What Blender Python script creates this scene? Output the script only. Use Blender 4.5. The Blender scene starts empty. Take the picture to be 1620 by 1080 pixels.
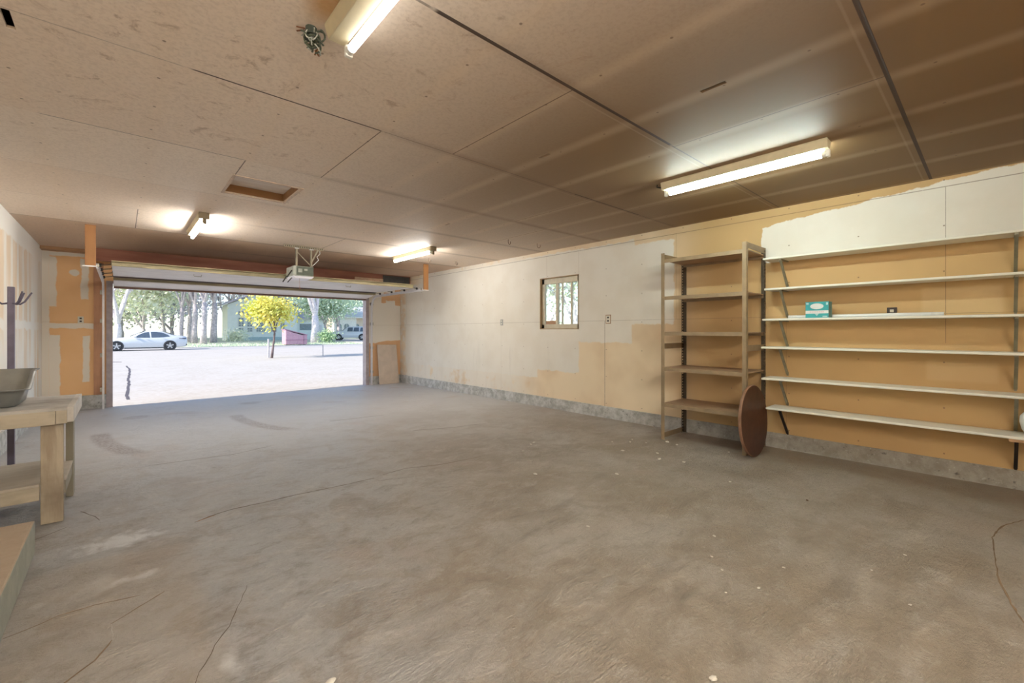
import bpy, bmesh, math, random
from mathutils import Vector, Matrix
random.seed(7)
C = bpy.context.scene.collection
SC = bpy.context.scene
PI = math.pi

# ---------------------------------------------------------------- camera, world, sun, exposure
cam_d = bpy.data.cameras.new('camera'); cam = bpy.data.objects.new('camera', cam_d); C.objects.link(cam)
cam_d.sensor_width = 36; cam_d.lens = 687/1620*36; cam_d.shift_y = -16.4/1620
cam_d.clip_start = .02; cam_d.clip_end = 600
cam.location = (0, 0, 1.306); cam.rotation_euler = (PI/2, 0, -math.atan(618/687))
SC.camera = cam
SC.view_settings.view_transform = 'Standard'; SC.view_settings.look = 'None'
SC.view_settings.gamma = 1; SC.view_settings.use_curve_mapping = False
SC.view_settings.exposure = 0.95

world = bpy.data.worlds.new('sky'); SC.world = world; world.use_nodes = True
wn = world.node_tree; wn.nodes.clear()
sky = wn.nodes.new('ShaderNodeTexSky'); sky.sky_type = 'NISHITA'; sky.sun_disc = False
sky.sun_elevation = math.radians(33); sky.sun_rotation = math.radians(-92); sky.air_density = 1.0; sky.dust_density = 2.2; sky.altitude = 1800
bg = wn.nodes.new('ShaderNodeBackground'); bg.inputs[1].default_value = 0.185
wo = wn.nodes.new('ShaderNodeOutputWorld')
wn.links.new(sky.outputs[0], bg.inputs[0]); wn.links.new(bg.outputs[0], wo.inputs[0])

sun_d = bpy.data.lights.new('sun', 'SUN'); sun_d.energy = 3.3; sun_d.angle = math.radians(.55); sun_d.color = (1, .94, .85)
sun = bpy.data.objects.new('sun', sun_d); C.objects.link(sun)
sun.rotation_euler = Vector((1, .025, -.62)).to_track_quat('-Z', 'Y').to_euler()
TUBE_POWER = 105.0          # emission strength of the fluorescent tubes

# ---------------------------------------------------------------- object helpers
def link(o): C.objects.link(o); return o
def tag(o, label=None, cat=None, group=None, kind=None):
    if label: o['label'] = label
    if cat: o['category'] = cat
    if group: o['group'] = group
    if kind: o['kind'] = kind
    return o
def thing(name, label, cat, loc=(0,0,0), rz=0, group=None, kind=None):
    o = link(bpy.data.objects.new(name, None)); o.location = loc; o.rotation_euler = (0,0,rz)
    o.empty_display_size = .1
    return tag(o, label, cat, group, kind)
def put(name, mb, mat, parent=None, smooth=False, bevel=0, label=None, loc=None, rot=None, seg=2):
    me = bpy.data.meshes.new(name); bm = mb.bm
    bmesh.ops.recalc_face_normals(bm, faces=bm.faces[:]) if mb.fix else None
    bm.to_mesh(me); bm.free()
    mats = mat if isinstance(mat, (list, tuple)) else [mat]
    for m in mats: me.materials.append(m)
    if smooth:
        for p in me.polygons: p.use_smooth = True
    o = link(bpy.data.objects.new(name, me))
    if bevel:
        b = o.modifiers.new('bevel', 'BEVEL'); b.width = bevel; b.segments = seg; b.limit_method = 'ANGLE'; b.angle_limit = math.radians(35)
    if parent: o.parent = parent
    if label: o['label'] = label
    if loc is not None: o.location = loc
    if rot is not None: o.rotation_euler = rot
    return o
def struct(name, mb, mat, parent=None, **k):
    o = put(name, mb, mat, parent, **k)
    if parent is None: o['kind'] = 'structure'
    return o
def kids(o): return [c for c in C.objects if c.parent == o]
def dup(root, loc=None, rz=None, label=None, parent=None):
    ch = kids(root)
    r = link(root.copy()); r.parent = parent
    if loc is not None: r.location = loc
    if rz is not None: r.rotation_euler = (0,0,rz)
    if label: r['label'] = label
    for c in ch: dup(c, parent=r)
    return r

class MB:
    def __init__(s, fix=True): s.bm = bmesh.new(); s.fix = fix
    def v(s, *p): return s.bm.verts.new(p)
    def f(s, vs, mi=0):
        try: fc = s.bm.faces.new(vs); fc.material_index = mi; return fc
        except ValueError: return None
    def box(s, x0, x1, y0, y1, z0, z1, M=None, mi=0):
        P = [Vector(p) for p in ((x0,y0,z0),(x1,y0,z0),(x1,y1,z0),(x0,y1,z0),(x0,y0,z1),(x1,y0,z1),(x1,y1,z1),(x0,y1,z1))]
        if M: P = [M @ p for p in P]
        V = [s.bm.verts.new(p) for p in P]
        for q in ((0,3,2,1),(4,5,6,7),(0,1,5,4),(1,2,6,5),(2,3,7,6),(3,0,4,7)): s.f([V[i] for i in q], mi)
        return s
    def bar(s, a, b, w, h, up=(0,0,1), mi=0):
        a, b = Vector(a), Vector(b); d = (b-a); L = d.length; d.normalize()
        up = Vector(up); x = d.cross(up)
        if x.length < 1e-4: x = d.cross(Vector((0,1,0)))
        x.normalize(); y = x.cross(d)
        M = Matrix((( x.x, d.x, y.x, a.x),( x.y, d.y, y.y, a.y),( x.z, d.z, y.z, a.z),(0,0,0,1)))
        return s.box(-w/2, w/2, 0, L, -h/2, h/2, M, mi)
    def tube(s, pts, r, n=10, caps=True, mi=0):
        pts = [Vector(p) for p in pts]; rs = r if isinstance(r, (list,tuple)) else [r]*len(pts)
        rings = []; prev = None
        for i, p in enumerate(pts):
            d = (pts[min(i+1,len(pts)-1)] - pts[max(i-1,0)]).normalized()
            if prev is None:
                x = d.orthogonal().normalized()
            else:
                x = prev - d*prev.dot(d)
                x = x.normalized() if x.length > 1e-6 else d.orthogonal().normalized()
            prev = x; y = d.cross(x)
            rings.append([s.bm.verts.new(p + (x*math.cos(2*PI*k/n) + y*math.sin(2*PI*k/n))*rs[i]) for k in range(n)])
        for A, B in zip(rings, rings[1:]):
            for k in range(n): s.f([A[k], A[(k+1)%n], B[(k+1)%n], B[k]], mi)
        if caps: s.f(rings[0][::-1], mi); s.f(rings[-1], mi)
        return s
    def prism(s, poly, axis, a, b, mi=0):
        def P(p, t): return {'x': (t,p[0],p[1]), 'y': (p[0],t,p[1]), 'z': (p[0],p[1],t)}[axis]
        A = [s.bm.verts.new(P(p,a)) for p in poly]; B = [s.bm.verts.new(P(p,b)) for p in poly]
        n = len(poly)
        for i in range(n): s.f([A[i],A[(i+1)%n],B[(i+1)%n],B[i]], mi)
        s.f(A[::-1], mi); s.f(B, mi); return s
    def loft(s, rings, caps=True, mi=0):
        R = [[s.bm.verts.new(p) for p in r] for r in rings]; n = len(R[0])
        for A, B in zip(R, R[1:]):
            for k in range(n): s.f([A[k],A[(k+1)%n],B[(k+1)%n],B[k]], mi)
        if caps: s.f(R[0][::-1], mi); s.f(R[-1], mi)
        return s
    def lathe(s, prof, cx=0, cy=0, n=24, mi=0):
        rings = [[(cx+r*math.cos(2*PI*k/n), cy+r*math.sin(2*PI*k/n), z) for k in range(n)] for r, z in prof]
        return s.loft(rings, True, mi)
    def plate(s, axis, t0, t1, a0, a1, b0, b1, holes):
        """slab across one axis with rectangular holes (a0,a1,b0,b1)"""
        A = sorted({a0,a1} | {h[i] for h in holes for i in (0,1)}); B = sorted({b0,b1} | {h[i] for h in holes for i in (2,3)})
        solid = {}
        for i in range(len(A)-1):
            for j in range(len(B)-1):
                ca, cb = (A[i]+A[i+1])/2, (B[j]+B[j+1])/2
                solid[i,j] = not any(h[0]<ca<h[1] and h[2]<cb<h[3] for h in holes)
        vc = {}
        def V(i,j,t):
            k = (i,j,t)
            if k not in vc:
                a, b = A[i], B[j]; tt = t1 if t else t0
                vc[k] = s.bm.verts.new({'x': (tt,a,b), 'y': (a,tt,b), 'z': (a,b,tt)}[axis])
            return vc[k]
        for (i,j), ok in solid.items():
            if not ok: continue
            for t in (0,1): s.f([V(i,j,t),V(i+1,j,t),V(i+1,j+1,t),V(i,j+1,t)])
            for (di,dj,e) in ((-1,0,((i,j),(i,j+1))),(1,0,((i+1,j),(i+1,j+1))),(0,-1,((i,j),(i+1,j))),(0,1,((i,j+1),(i+1,j+1)))):
                if not solid.get((i+di,j+dj), False):
                    p, q = e; s.f([V(*p,0),V(*q,0),V(*q,1),V(*p,1)])
        return s

# ---------------------------------------------------------------- material helpers
class NT:
    def __init__(s, name):
        s.m = bpy.data.materials.new(name); s.m.use_nodes = True; s.t = s.m.node_tree; s.t.nodes.clear()
        s.out = s.t.nodes.new('ShaderNodeOutputMaterial'); s.b = s.t.nodes.new('ShaderNodeBsdfPrincipled')
        s.t.links.new(s.b.outputs[0], s.out.inputs[0]); s._p = None
    def n(s, typ, **k):
        nd = s.t.nodes.new(typ)
        for a, b in k.items(): setattr(nd, a, b)
        return nd
    def L(s, a, b):
        if isinstance(a, (int, float)): b.default_value = a
        elif isinstance(a, (tuple, list)):
            b.default_value = (*a, 1) if len(a) == 3 and b.type == 'RGBA' else a
        else: s.t.links.new(a, b)
    def pos(s):
        if s._p is None: s._p = s.n('ShaderNodeNewGeometry').outputs['Position']
        return s._p
    def obj(s): return s.n('ShaderNodeTexCoord').outputs['Object']
    def xyz(s, v=None):
        q = s.n('ShaderNodeSeparateXYZ'); s.L(v or s.pos(), q.inputs[0]); return q.outputs[0], q.outputs[1], q.outputs[2]
    def comb(s, x, y, z):
        q = s.n('ShaderNodeCombineXYZ'); s.L(x, q.inputs[0]); s.L(y, q.inputs[1]); s.L(z, q.inputs[2]); return q.outputs[0]
    def M(s, op, a, b=0.0, c=0.0, clamp=False):
        q = s.n('ShaderNodeMath', operation=op); q.use_clamp = clamp
        s.L(a, q.inputs[0]); s.L(b, q.inputs[1]); s.L(c, q.inputs[2]); return q.outputs[0]
    def mr(s, v, a, b, c=0.0, d=1.0, smooth=True):
        q = s.n('ShaderNodeMapRange'); q.interpolation_type = 'SMOOTHSTEP' if smooth else 'LINEAR'
        for i, x in enumerate((v,a,b,c,d)): s.L(x, q.inputs[i])
        return q.outputs[0]
    def noise(s, scale, detail=4, vec=None, rough=.55, dist=0, stretch=None):
        v = vec or s.pos()
        if stretch:
            mp = s.n('ShaderNodeMapping'); s.L(v, mp.inputs[0]); mp.inputs['Scale'].default_value = stretch; v = mp.outputs[0]
        q = s.n('ShaderNodeTexNoise'); s.L(v, q.inputs['Vector']); q.inputs['Scale'].default_value = scale
        q.inputs['Detail'].default_value = detail; q.inputs['Roughness'].default_value = rough; q.inputs['Distortion'].default_value = dist
        return q.outputs[0]
    def vor(s, scale, feature='F1', vec=None, stretch=None):
        v = vec or s.pos()
        if stretch:
            mp = s.n('ShaderNodeMapping'); s.L(v, mp.inputs[0]); mp.inputs['Scale'].default_value = stretch; v = mp.outputs[0]
        q = s.n('ShaderNodeTexVoronoi', feature=feature); s.L(v, q.inputs['Vector']); q.inputs['Scale'].default_value = scale
        return q
    def mix(s, f, a, b, mode='MIX'):
        q = s.n('ShaderNodeMix', data_type='RGBA', blend_type=mode); s.L(f, q.inputs[0]); s.L(a, q.inputs[6]); s.L(b, q.inputs[7]); return q.outputs[2]
    def white(s, v):
        q = s.n('ShaderNodeTexWhiteNoise', noise_dimensions='3D'); s.L(v, q.inputs[0]); return q.outputs[0]
    def rect(s, x, y, x0, x1, y0, y1, w=.004):
        r = s.mr(x, x0-w, x0+w)
        for v, a, b in ((x, x1+w, x1-w), (y, y0-w, y0+w), (y, y1+w, y1-w)):
            r = s.M('MULTIPLY', r, s.mr(v, a, b))
        return r
    def union(s, ms):
        r = ms[0]
        for m in ms[1:]: r = s.M('MAXIMUM', r, m)
        return r
    def line(s, x, at, w=.004, soft=.002):
        return s.mr(s.M('ABSOLUTE', s.M('SUBTRACT', x, at)), w+soft, w)
    def bump(s, h, strength=.3, dist=.01):
        q = s.n('ShaderNodeBump'); q.inputs['Strength'].default_value = strength; q.inputs['Distance'].default_value = dist
        s.L(h, q.inputs['Height']); s.t.links.new(q.outputs[0], s.b.inputs['Normal'])
    def done(s, col=None, rough=.7, metal=0, spec=None):
        if col is not None: s.L(col, s.b.inputs['Base Color'])
        s.L(rough, s.b.inputs['Roughness']); s.L(metal, s.b.inputs['Metallic'])
        if spec is not None: s.b.inputs['Specular IOR Level'].default_value = spec
        return s.m
def plain(name, col, rough=.6, metal=0, var=.12, scale=12, bump=.05, stretch=None, spec=None):
    t = NT(name); o = t.obj(); n = t.noise(scale, 5, o, stretch=stretch)
    a = tuple(min(1, c*(1+var)) for c in col); b = tuple(c*(1-var) for c in col)
    c = t.mix(t.mr(n, .3, .7), b, a)
    if bump: t.bump(n, bump, .004)
    return t.done(c, rough, metal, spec)
def wood(name, c1, c2, axis='x', rough=.6, scale=9, dirt=.0, knots=True):
    t = NT(name); o = t.obj()
    st = {'x': (.12,1,1), 'y': (1,.12,1), 'z': (1,1,.12)}[axis]
    g = t.noise(scale, 6, o, .6, .6, st); g2 = t.noise(scale*6, 4, o, .6, 0, st)
    f = t.M('ADD', t.M('MULTIPLY', t.mr(g, .35, .65), .65), t.M('MULTIPLY', g2, .35))
    c = t.mix(f, c1, c2)
    if dirt: c = t.mix(t.M('MULTIPLY', t.mr(t.noise(3, 5, o), .45, .7), dirt), c, (.12,.085,.06))
    if knots:
        k = t.vor(2.2, 'F1', o, {'x': (.5,2,2), 'y': (2,.5,2), 'z': (2,2,.5)}[axis]).outputs['Distance']
        c = t.mix(t.M('MULTIPLY', t.mr(k, .07, .03), .7), c, (.09,.05,.03))
    t.bump(g2, .25, .003)
    return t.done(c, rough)

# ---------------------------------------------------------------- setting materials
W, F, CZ, LW, BACK = 5.5, 10.55, 2.692, -.98, -2.3
SLOPE = -.0045
def fz(y): return SLOPE*max(y, 0)

TAN = (.57,.385,.18); TANL = (.84,.70,.50); WHT = (.80,.76,.68)
def nails(t, a, b, pa, pb, r=.007):
    fa = t.M('SUBTRACT', t.M('FRACT', t.M('DIVIDE', a, pa)), .5); fb = t.M('SUBTRACT', t.M('FRACT', t.M('DIVIDE', b, pb)), .5)
    d = t.M('SQRT', t.M('ADD', t.M('POWER', t.M('MULTIPLY', fa, pa), 2), t.M('POWER', t.M('MULTIPLY', fb, pb), 2)))
    return t.mr(d, r*1.3, r*.6)

def mat_wall_right():
    t = NT('wall paper and paint'); x, y, z = t.xyz()
    nz = t.noise(9, 5); wob = t.M('MULTIPLY', t.M('SUBTRACT', nz, .5), .06)
    Y = t.M('ADD', y, wob); Z = t.M('ADD', z, t.M('MULTIPLY', t.M('SUBTRACT', t.noise(5, 5, stretch=(1,1.7,1.3)), .5), .09))
    top = t.M('ADD', 2.49, t.M('MULTIPLY', t.mr(y, 1.85, .0, 0, 1, False), .19))
    regA = [t.rect(Y, Z, 5.44, 11, .47, 2.63, .012), t.rect(Y, Z, 4.50, 5.46, .63, 2.63, .012), t.rect(Y, Z, 3.52, 4.52, 1.13, 2.62, .010),
            t.rect(Y, Z, 3.47, 3.56, 1.385, 2.64, .008), t.rect(Y, Z, 2.87, 3.54, 1.40, 2.545, .010)]
    b1 = t.M('MULTIPLY', t.rect(Y, z, -3, 1.80, 2.085, 3, .006), t.mr(t.M('SUBTRACT', Z, top), .01, -.004))
    m = t.union(regA + [b1])
    # faded lower paint near the door end
    tanmix = t.mix(t.mr(y, 2.3, 3.3), TAN, TANL)
    for a_ in ((-.05,.45,1.45,1.70),(-.02,.42,.86,1.04)): tanmix = t.mix(t.M('MULTIPLY', t.rect(y, z, *a_, .02), .35), tanmix, (.74,.58,.34))
    tanmix = t.mix(t.M('MULTIPLY', t.mr(t.noise(1.2, 3), .35, .7), .35), tanmix, (.50,.31,.15))
    # horizontal planks-like dust bands behind the shelves
    faded = t.M('MULTIPLY', t.mr(y, 5.2, 6.2), t.mr(t.noise(3.2, 4), .30, .46))
    m = t.M('MAXIMUM', m, t.M('MULTIPLY', faded, .85))
    corner = t.M('MULTIPLY', t.mr(Y, 10.22, 10.3), t.mr(t.noise(6, 4), .40, .55))
    ctop = t.M('MULTIPLY', t.mr(y, 9.2, 9.9), t.mr(Z, 2.42, 2.5))
    m = t.M('MULTIPLY', m, t.M('SUBTRACT', 1, t.M('MAXIMUM', t.M('MULTIPLY', corner, .8), ctop)))
    wh = t.mix(t.mr(t.noise(2.3, 5), .35, .7), WHT, (.76,.71,.62))
    c = t.mix(m, tanmix, wh)
    # thin old wash patches and rubbed vertical smudges
    smd = t.M('MULTIPLY', t.mr(t.noise(7, 5, stretch=(1,1,.22)), .55, .75), t.M('MULTIPLY', t.mr(z, 1.3, .9), t.mr(y, 4.8, 5.4)))
    c = t.mix(t.M('MULTIPLY', smd, .16), c, (.40,.37,.33))
    # board joints
    j = [t.M('MULTIPLY', t.line(z, 1.465, .0015, .002), .45), t.M('MULTIPLY', t.line(z, 2.604, .0025, .003), .6)]
    for yy, z0, z1, s_ in ((3.99, .1, 1.46, .9), (.295, 1.2, 2.6, .5), (2.84, 1.47, 2.6, .35), (5.21, 2.23, 2.6, .4), (4.50, 2.23, 2.6, .3), (6.43, .1, 1.46, .2), (1.55, .1, 1.46, .25), (10.2, 1.5, 2.6, .4)):
        j.append(t.M('MULTIPLY', t.M('MULTIPLY', t.line(y, yy, .0015, .003), s_), t.rect(y, z, -5, 12, z0, z1)))
    c = t.mix(t.M('MULTIPLY', t.union(j), t.mr(t.noise(30, 2), .2, .5, .5, 1)), c, (.16,.10,.06))
    c = t.mix(t.M('MULTIPLY', nails(t, y, z, .61, .41), .75), c, (.20,.13,.08))
    t.bump(t.M('ADD', t.M('MULTIPLY', m, .6), t.M('MULTIPLY', nz, .3)), .25, .002)
    return t.done(c, .72, 0, .3)

def mat_ceiling():
    t = NT('ceiling board'); x, y, z = t.xyz()
    row = t.M('FLOOR', t.M('DIVIDE', t.M('SUBTRACT', y, .39), 1.2258))
    sheet = t.M('FLOOR', t.M('DIVIDE', t.M('ADD', t.M('SUBTRACT', x, 1.34), t.M('MULTIPLY', t.M('MODULO', t.M('ADD', row, 10), 2), -.60)), 2.40))
    rnd = t.white(t.comb(row, sheet, 3.0))
    base = t.mix(rnd, (.86,.73,.62), (.90,.79,.69))
    # light falloff put into the board colour: browner at workshop end and shelf wall
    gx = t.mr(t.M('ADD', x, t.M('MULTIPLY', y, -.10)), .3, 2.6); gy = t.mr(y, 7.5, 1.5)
    shade_tint = t.M('MULTIPLY', gx, t.M('ADD', .15, t.M('MULTIPLY', gy, .85)))
    base = t.mix(t.M('MULTIPLY', shade_tint, .95), base, (.185,.098,.028))
    # newer browner boards of the last row above the raised door
    base = t.mix(t.M('MULTIPLY', t.mr(y, 7.735, 7.75), .72), base, (.50,.31,.19))
    base = t.mix(t.M('MULTIPLY', t.mr(y, 3.5, 6.5), .35), base, (.86,.66,.48))
    # cloudy stains
    s1 = t.mr(t.noise(5, 7, rough=.75, dist=1.2), .55, .68); s1 = t.M('MULTIPLY', s1, t.M('MULTIPLY', t.mr(y, 5.2, 3.4), t.mr(x, 2.6, 1.0)))
    base = t.mix(t.M('MULTIPLY', s1, .5), base, (.36,.22,.14))
    fine = t.noise(60, 4); base = t.mix(t.M('MULTIPLY', t.mr(fine, .4, .7), .16), base, (.22,.13,.08))
    # rust coloured stain by the near lamp
    d = t.M('SQRT', t.M('ADD', t.M('POWER', t.M('SUBTRACT', x, .66), 2), t.M('POWER', t.M('MULTIPLY', t.M('SUBTRACT', y, 1.86), .55), 2)))
    base = t.mix(t.M('MULTIPLY', t.mr(d, .13, .03), .75), base, (.50,.25,.05))
    # pale ghost lines where the trusses run, each .594 m
    g = t.M('ABSOLUTE', t.M('SUBTRACT', t.M('FRACT', t.M('ADD', t.M('DIVIDE', t.M('SUBTRACT', x, 1.34), .594), .5)), .5))
    base = t.mix(t.M('MULTIPLY', t.M('MULTIPLY', t.mr(g, .15, .0), t.mr(x, .0, 1.4, .12, .20)), 1.0), base, (.80,.62,.44))
    # joints between rows: dark gap, in front of it a dusty band
    fy = t.M('SUBTRACT', t.M('FRACT', t.M('ADD', t.M('DIVIDE', t.M('SUBTRACT', y, .39), 1.2258), .5)), .5); dy = t.M('MULTIPLY', fy, 1.2258)
    ady = t.M('ABSOLUTE', dy)
    base = t.mix(t.M('MULTIPLY', t.M('MULTIPLY', t.mr(ady, .09, .01), .30), t.mr(x, .8, 2)), base, (.20,.12,.07))
    segs = []
    for yy, xa, xb, st_, w_ in ((4.066,-.40,.75,.75,.003),(4.066,.8,3.7,.25,.002),(4.066,3.7,5.5,.6,.003),(2.842,-1,.25,.35,.003),(2.842,.27,1.35,.95,.005),(2.842,1.35,3.4,.45,.004),(2.842,3.4,4.6,.9,.006),(2.842,4.6,5.5,.6,.003),
                            (1.616,-1,1.0,.6,.006),(1.616,1.0,3.05,.95,.010),(1.616,3.05,5.5,.75,.004),(.39,1.5,5.5,.95,.010),(5.292,-1,5.5,.3,.002),(5.292,1.9,2.6,.6,.003),(6.518,-1,5.5,.35,.002),(6.518,2.2,3.0,.6,.003),(7.742,-1,5.5,.7,.004)):
        segs.append(t.M('MULTIPLY', t.M('MULTIPLY', t.line(y, yy, w_, .002), t.rect(x, x, xa, xb, xa, xb, .03)), st_))
    base = t.mix(t.union(segs), base, (.06,.035,.025))
    base = t.mix(t.M('MULTIPLY', t.mr(t.M('ABSOLUTE', t.M('SUBTRACT', dy, .05)), .010, .002), .10), base, (.8,.65,.5))
    # cross joints: (x, y0, y1)
    js = [t.M('MULTIPLY', t.line(x, xx, .0025, .003), t.rect(y, y, y0, y1, y0, y1)) for xx, y0, y1 in
          ((1.34,2.85,4.07),(1.93,1.62,2.84),(3.09,.39,1.62),(.14,6.52,7.74),(4.33,1.62,2.84),(3.7,2.85,4.07),(.75,4.07,4.52),(4.3,4.07,5.29),(5.49,.39,1.62),(2.5,6.52,7.74))]
    base = t.mix(t.M('MULTIPLY', t.union(js), .8), base, (.10,.06,.04))
    base = t.mix(t.M('MULTIPLY', nails(t, t.M('SUBTRACT', x, 1.043), y, .594, .4086, .008), .7), base, (.14,.08,.05))
    t.bump(t.M('SUBTRACT', t.M('MULTIPLY', fine, .15), t.mr(ady, .008, .002)), .3, .003)
    return t.done(base, .62, 0, .25)

def mat_floor():
    t = NT('old concrete'); x, y, z = t.xyz()
    n1 = t.noise(.9, 5, rough=.6); n2 = t.noise(6, 8, rough=.78, dist=.25, stretch=(.65,1.2,1)); n3 = t.noise(38, 5, rough=.7); n4 = t.noise(2.4, 6, rough=.7, dist=.7)
    c = t.mix(t.mr(n1, .35, .65), (.36,.30,.235), (.51,.475,.43))
    gm_ = t.mr(t.M('ADD', t.M('SUBTRACT', x, t.M('MULTIPLY', y, .42)), t.M('MULTIPLY', n4, 2.2)), 2.3, .5)
    c = t.mix(t.M('MULTIPLY', gm_, .75), c, (.47,.475,.48))
    c = t.mix(t.M('MULTIPLY', t.mr(n4, .46, .62), .55), c, (.31,.245,.18))
    c = t.mix(t.M('MULTIPLY', t.mr(n2, .51, .62), .42), c, (.62,.59,.55))
    c = t.mix(t.M('MULTIPLY', t.mr(n2, .47, .38), .5), c, (.22,.18,.14))
    c = t.mix(t.M('MULTIPLY', t.mr(n3, .35, .7), .22), c, (.22,.185,.15))
    c = t.mix(t.M('MULTIPLY', t.mr(y, 3.0, 8), .8), c, (.66,.66,.67))  # daylight sheen towards the door, put into the floor colour
    c = t.mix(t.M('MULTIPLY', t.mr(t.noise(1.3, 4, dist=.5), .56, .72), .4), c, (.47,.38,.32))
    c = t.mix(t.M('MULTIPLY', t.M('MULTIPLY', t.mr(y, 4.0, 1.0), t.mr(x, .3, 2.2)), .38), c, (.26,.22,.16))
    spk = t.noise(90, 4, rough=.8); c = t.mix(t.M('MULTIPLY', t.mr(spk, .56, .70), .45), c, (.20,.17,.14)); c = t.mix(t.M('MULTIPLY', t.mr(spk, .42, .30), .35), c, (.66,.63,.58))
    # brown dirt along the shelf wall, worn clean strip further in
    edge = t.M('MULTIPLY', t.mr(t.M('ADD', x, t.M('MULTIPLY', t.M('SUBTRACT', n4, .5), .25)), 4.85, 5.2), t.mr(y, 3.2, 1.6))
    c = t.mix(t.M('MULTIPLY', edge, .6), c, (.22,.145,.08))
    # pale plaster spills
    for cx, cy, rx, ry, a in ((.0,3.70,.20,.13,.75),(.06,3.08,.11,.045,.8),(-.08,3.10,.12,.10,.35),(.32,2.02,.035,.09,.7),(-.30,3.07,.03,.04,.5)):
        d = t.M('SQRT', t.M('ADD', t.M('POWER', t.M('DIVIDE', t.M('SUBTRACT', x, cx), rx), 2), t.M('POWER', t.M('DIVIDE', t.M('SUBTRACT', y, cy), ry), 2)))
        d = t.M('ADD', d, t.M('MULTIPLY', t.M('SUBTRACT', t.noise(14, 5), .5), 2.4))
        c = t.mix(t.M('MULTIPLY', t.mr(d, 1.3, .2), a), c, (.82,.82,.82))
    # rubber marks: arcs left by turning tyres
    for cx, cy, R, w_, y0, y1, a in ((3.58,7.79,3.78,.13,6.3,7.8,.62),(4.45,7.83,3.10,.13,6.45,8.1,.55),(.17,8.97,.06,.16,8.75,9.2,.4),(1.8,9.37,.06,.16,9.1,9.6,.4)):
        d = t.M('ABSOLUTE', t.M('SUBTRACT', t.M('SQRT', t.M('ADD', t.M('POWER', t.M('SUBTRACT', x, cx), 2), t.M('POWER', t.M('SUBTRACT', y, cy), 2))), R))
        mk = t.M('MULTIPLY', t.mr(d, w_, w_*.4), t.M('MULTIPLY', t.rect(x, y, cx-R-.3, cx-.55 if R > .5 else cx+.3, y0-.05, y1, .12), t.mr(t.noise(40, 3), .4, .6, .35, 1)))
        c = t.mix(t.M('MULTIPLY', mk, a), c, (.22,.155,.14))
    # bigger patches of a thin brown wash near the steps
    pt = t.rect(t.M('ADD', x, t.M('MULTIPLY', n4, .3)), t.M('ADD', y, t.M('MULTIPLY', n4, .3)), -.3, .45, 1.9, 3.6, .06)
    c = t.mix(t.M('MULTIPLY', pt, .30), c, (.45,.34,.215))
    # rough trowelled spots
    ro = t.M('MULTIPLY', t.noise(55, 3, stretch=(.5,1.6,1)), t.mr(t.noise(1.6, 3), .5, .62))
    h = t.M('ADD', t.M('MULTIPLY', n2, 1.1), t.M('ADD', t.M('MULTIPLY', n3, .25), t.M('MULTIPLY', ro, .5)))
    t.bump(h, 1.0, .035)
    return t.done(c, t.mr(n2, .3, .7, .32, .52), 0, .5)

def mat_curb():
    t = NT('curb concrete'); n = t.noise(9, 6, rough=.7); n2 = t.noise(40, 4)
    yy_ = t.xyz()[1]; c = t.mix(t.mr(n, .35, .65), (.36,.355,.33), (.60,.60,.58))
    c = t.mix(t.M('MULTIPLY', t.mr(yy_, 4.2, 1.2), .6), c, (.22,.19,.135))
    c = t.mix(t.M('MULTIPLY', t.mr(t.noise(16, 5, rough=.75), .58, .70), .8), c, (.08,.075,.07))
    c = t.mix(t.M('MULTIPLY', t.mr(n2, .6, .75), .5), c, (.6,.6,.58)); t.bump(t.M('ADD', n, n2), .5, .01)
    return t.done(c, .85)

def mat_front_left():
    t = NT('orange board with filler'); x, y, z = t.xyz()
    X = t.M('ADD', x, t.M('MULTIPLY', t.M('SUBTRACT', t.noise(7, 4), .5), .07)); Z = t.M('ADD', z, t.M('MULTIPLY', t.M('SUBTRACT', t.noise(6, 4), .5), .07))
    ms = [t.rect(X, Z, *r, .008) for r in ((-1.1,-.895,.2,2.66),(-.90,-.81,1.72,2.56),(-.90,-.77,.22,1.24),(-.9,-.44,2.58,2.65),(-.52,-.425,1.86,2.55),(-.9,-.31,1.35,1.44),(-.50,-.41,.42,1.22))]
    bl = t.M('SQRT', t.M('ADD', t.M('POWER', t.M('SUBTRACT', X, -.6), 2), t.M('POWER', t.M('SUBTRACT', Z, 2.31), 2)))
    ms.append(t.mr(bl, .065, .05))
    o = t.mix(t.noise(3, 3), (.86,.50,.23), (.90,.58,.31))
    c = t.mix(t.union(ms), o, (.84,.76,.65))
    # right of the opening: painted white with bare orange left at the foot and in the corner
    rx = t.rect(x, z, 4.6, 6, -.2, 3)
    fo = t.mr(t.M('SUBTRACT', Z, t.M('ADD', 1.0, t.M('MULTIPLY', t.mr(x, 4.75, 5.1), .06))), .01, -.01)
    tp = t.rect(X, Z, 5.03, 5.6, 2.10, 2.3, .008); tp2 = t.rect(X, Z, 5.35, 5.6, 1.98, 2.7, .008); sp = t.rect(X, Z, 4.98, 5.1, 2.03, 2.2, .006)
    orr = t.union([fo, tp, tp2, sp])
    cr = t.mix(orr, (.84,.79,.70), (.76,.47,.26))
    c = t.mix(rx, c, cr)
    c = t.mix(t.M('MULTIPLY', t.line(z, 1.46, .002, .002), .3), c, (.3,.2,.12))
    return t.done(c, .75, 0, .3)

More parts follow.
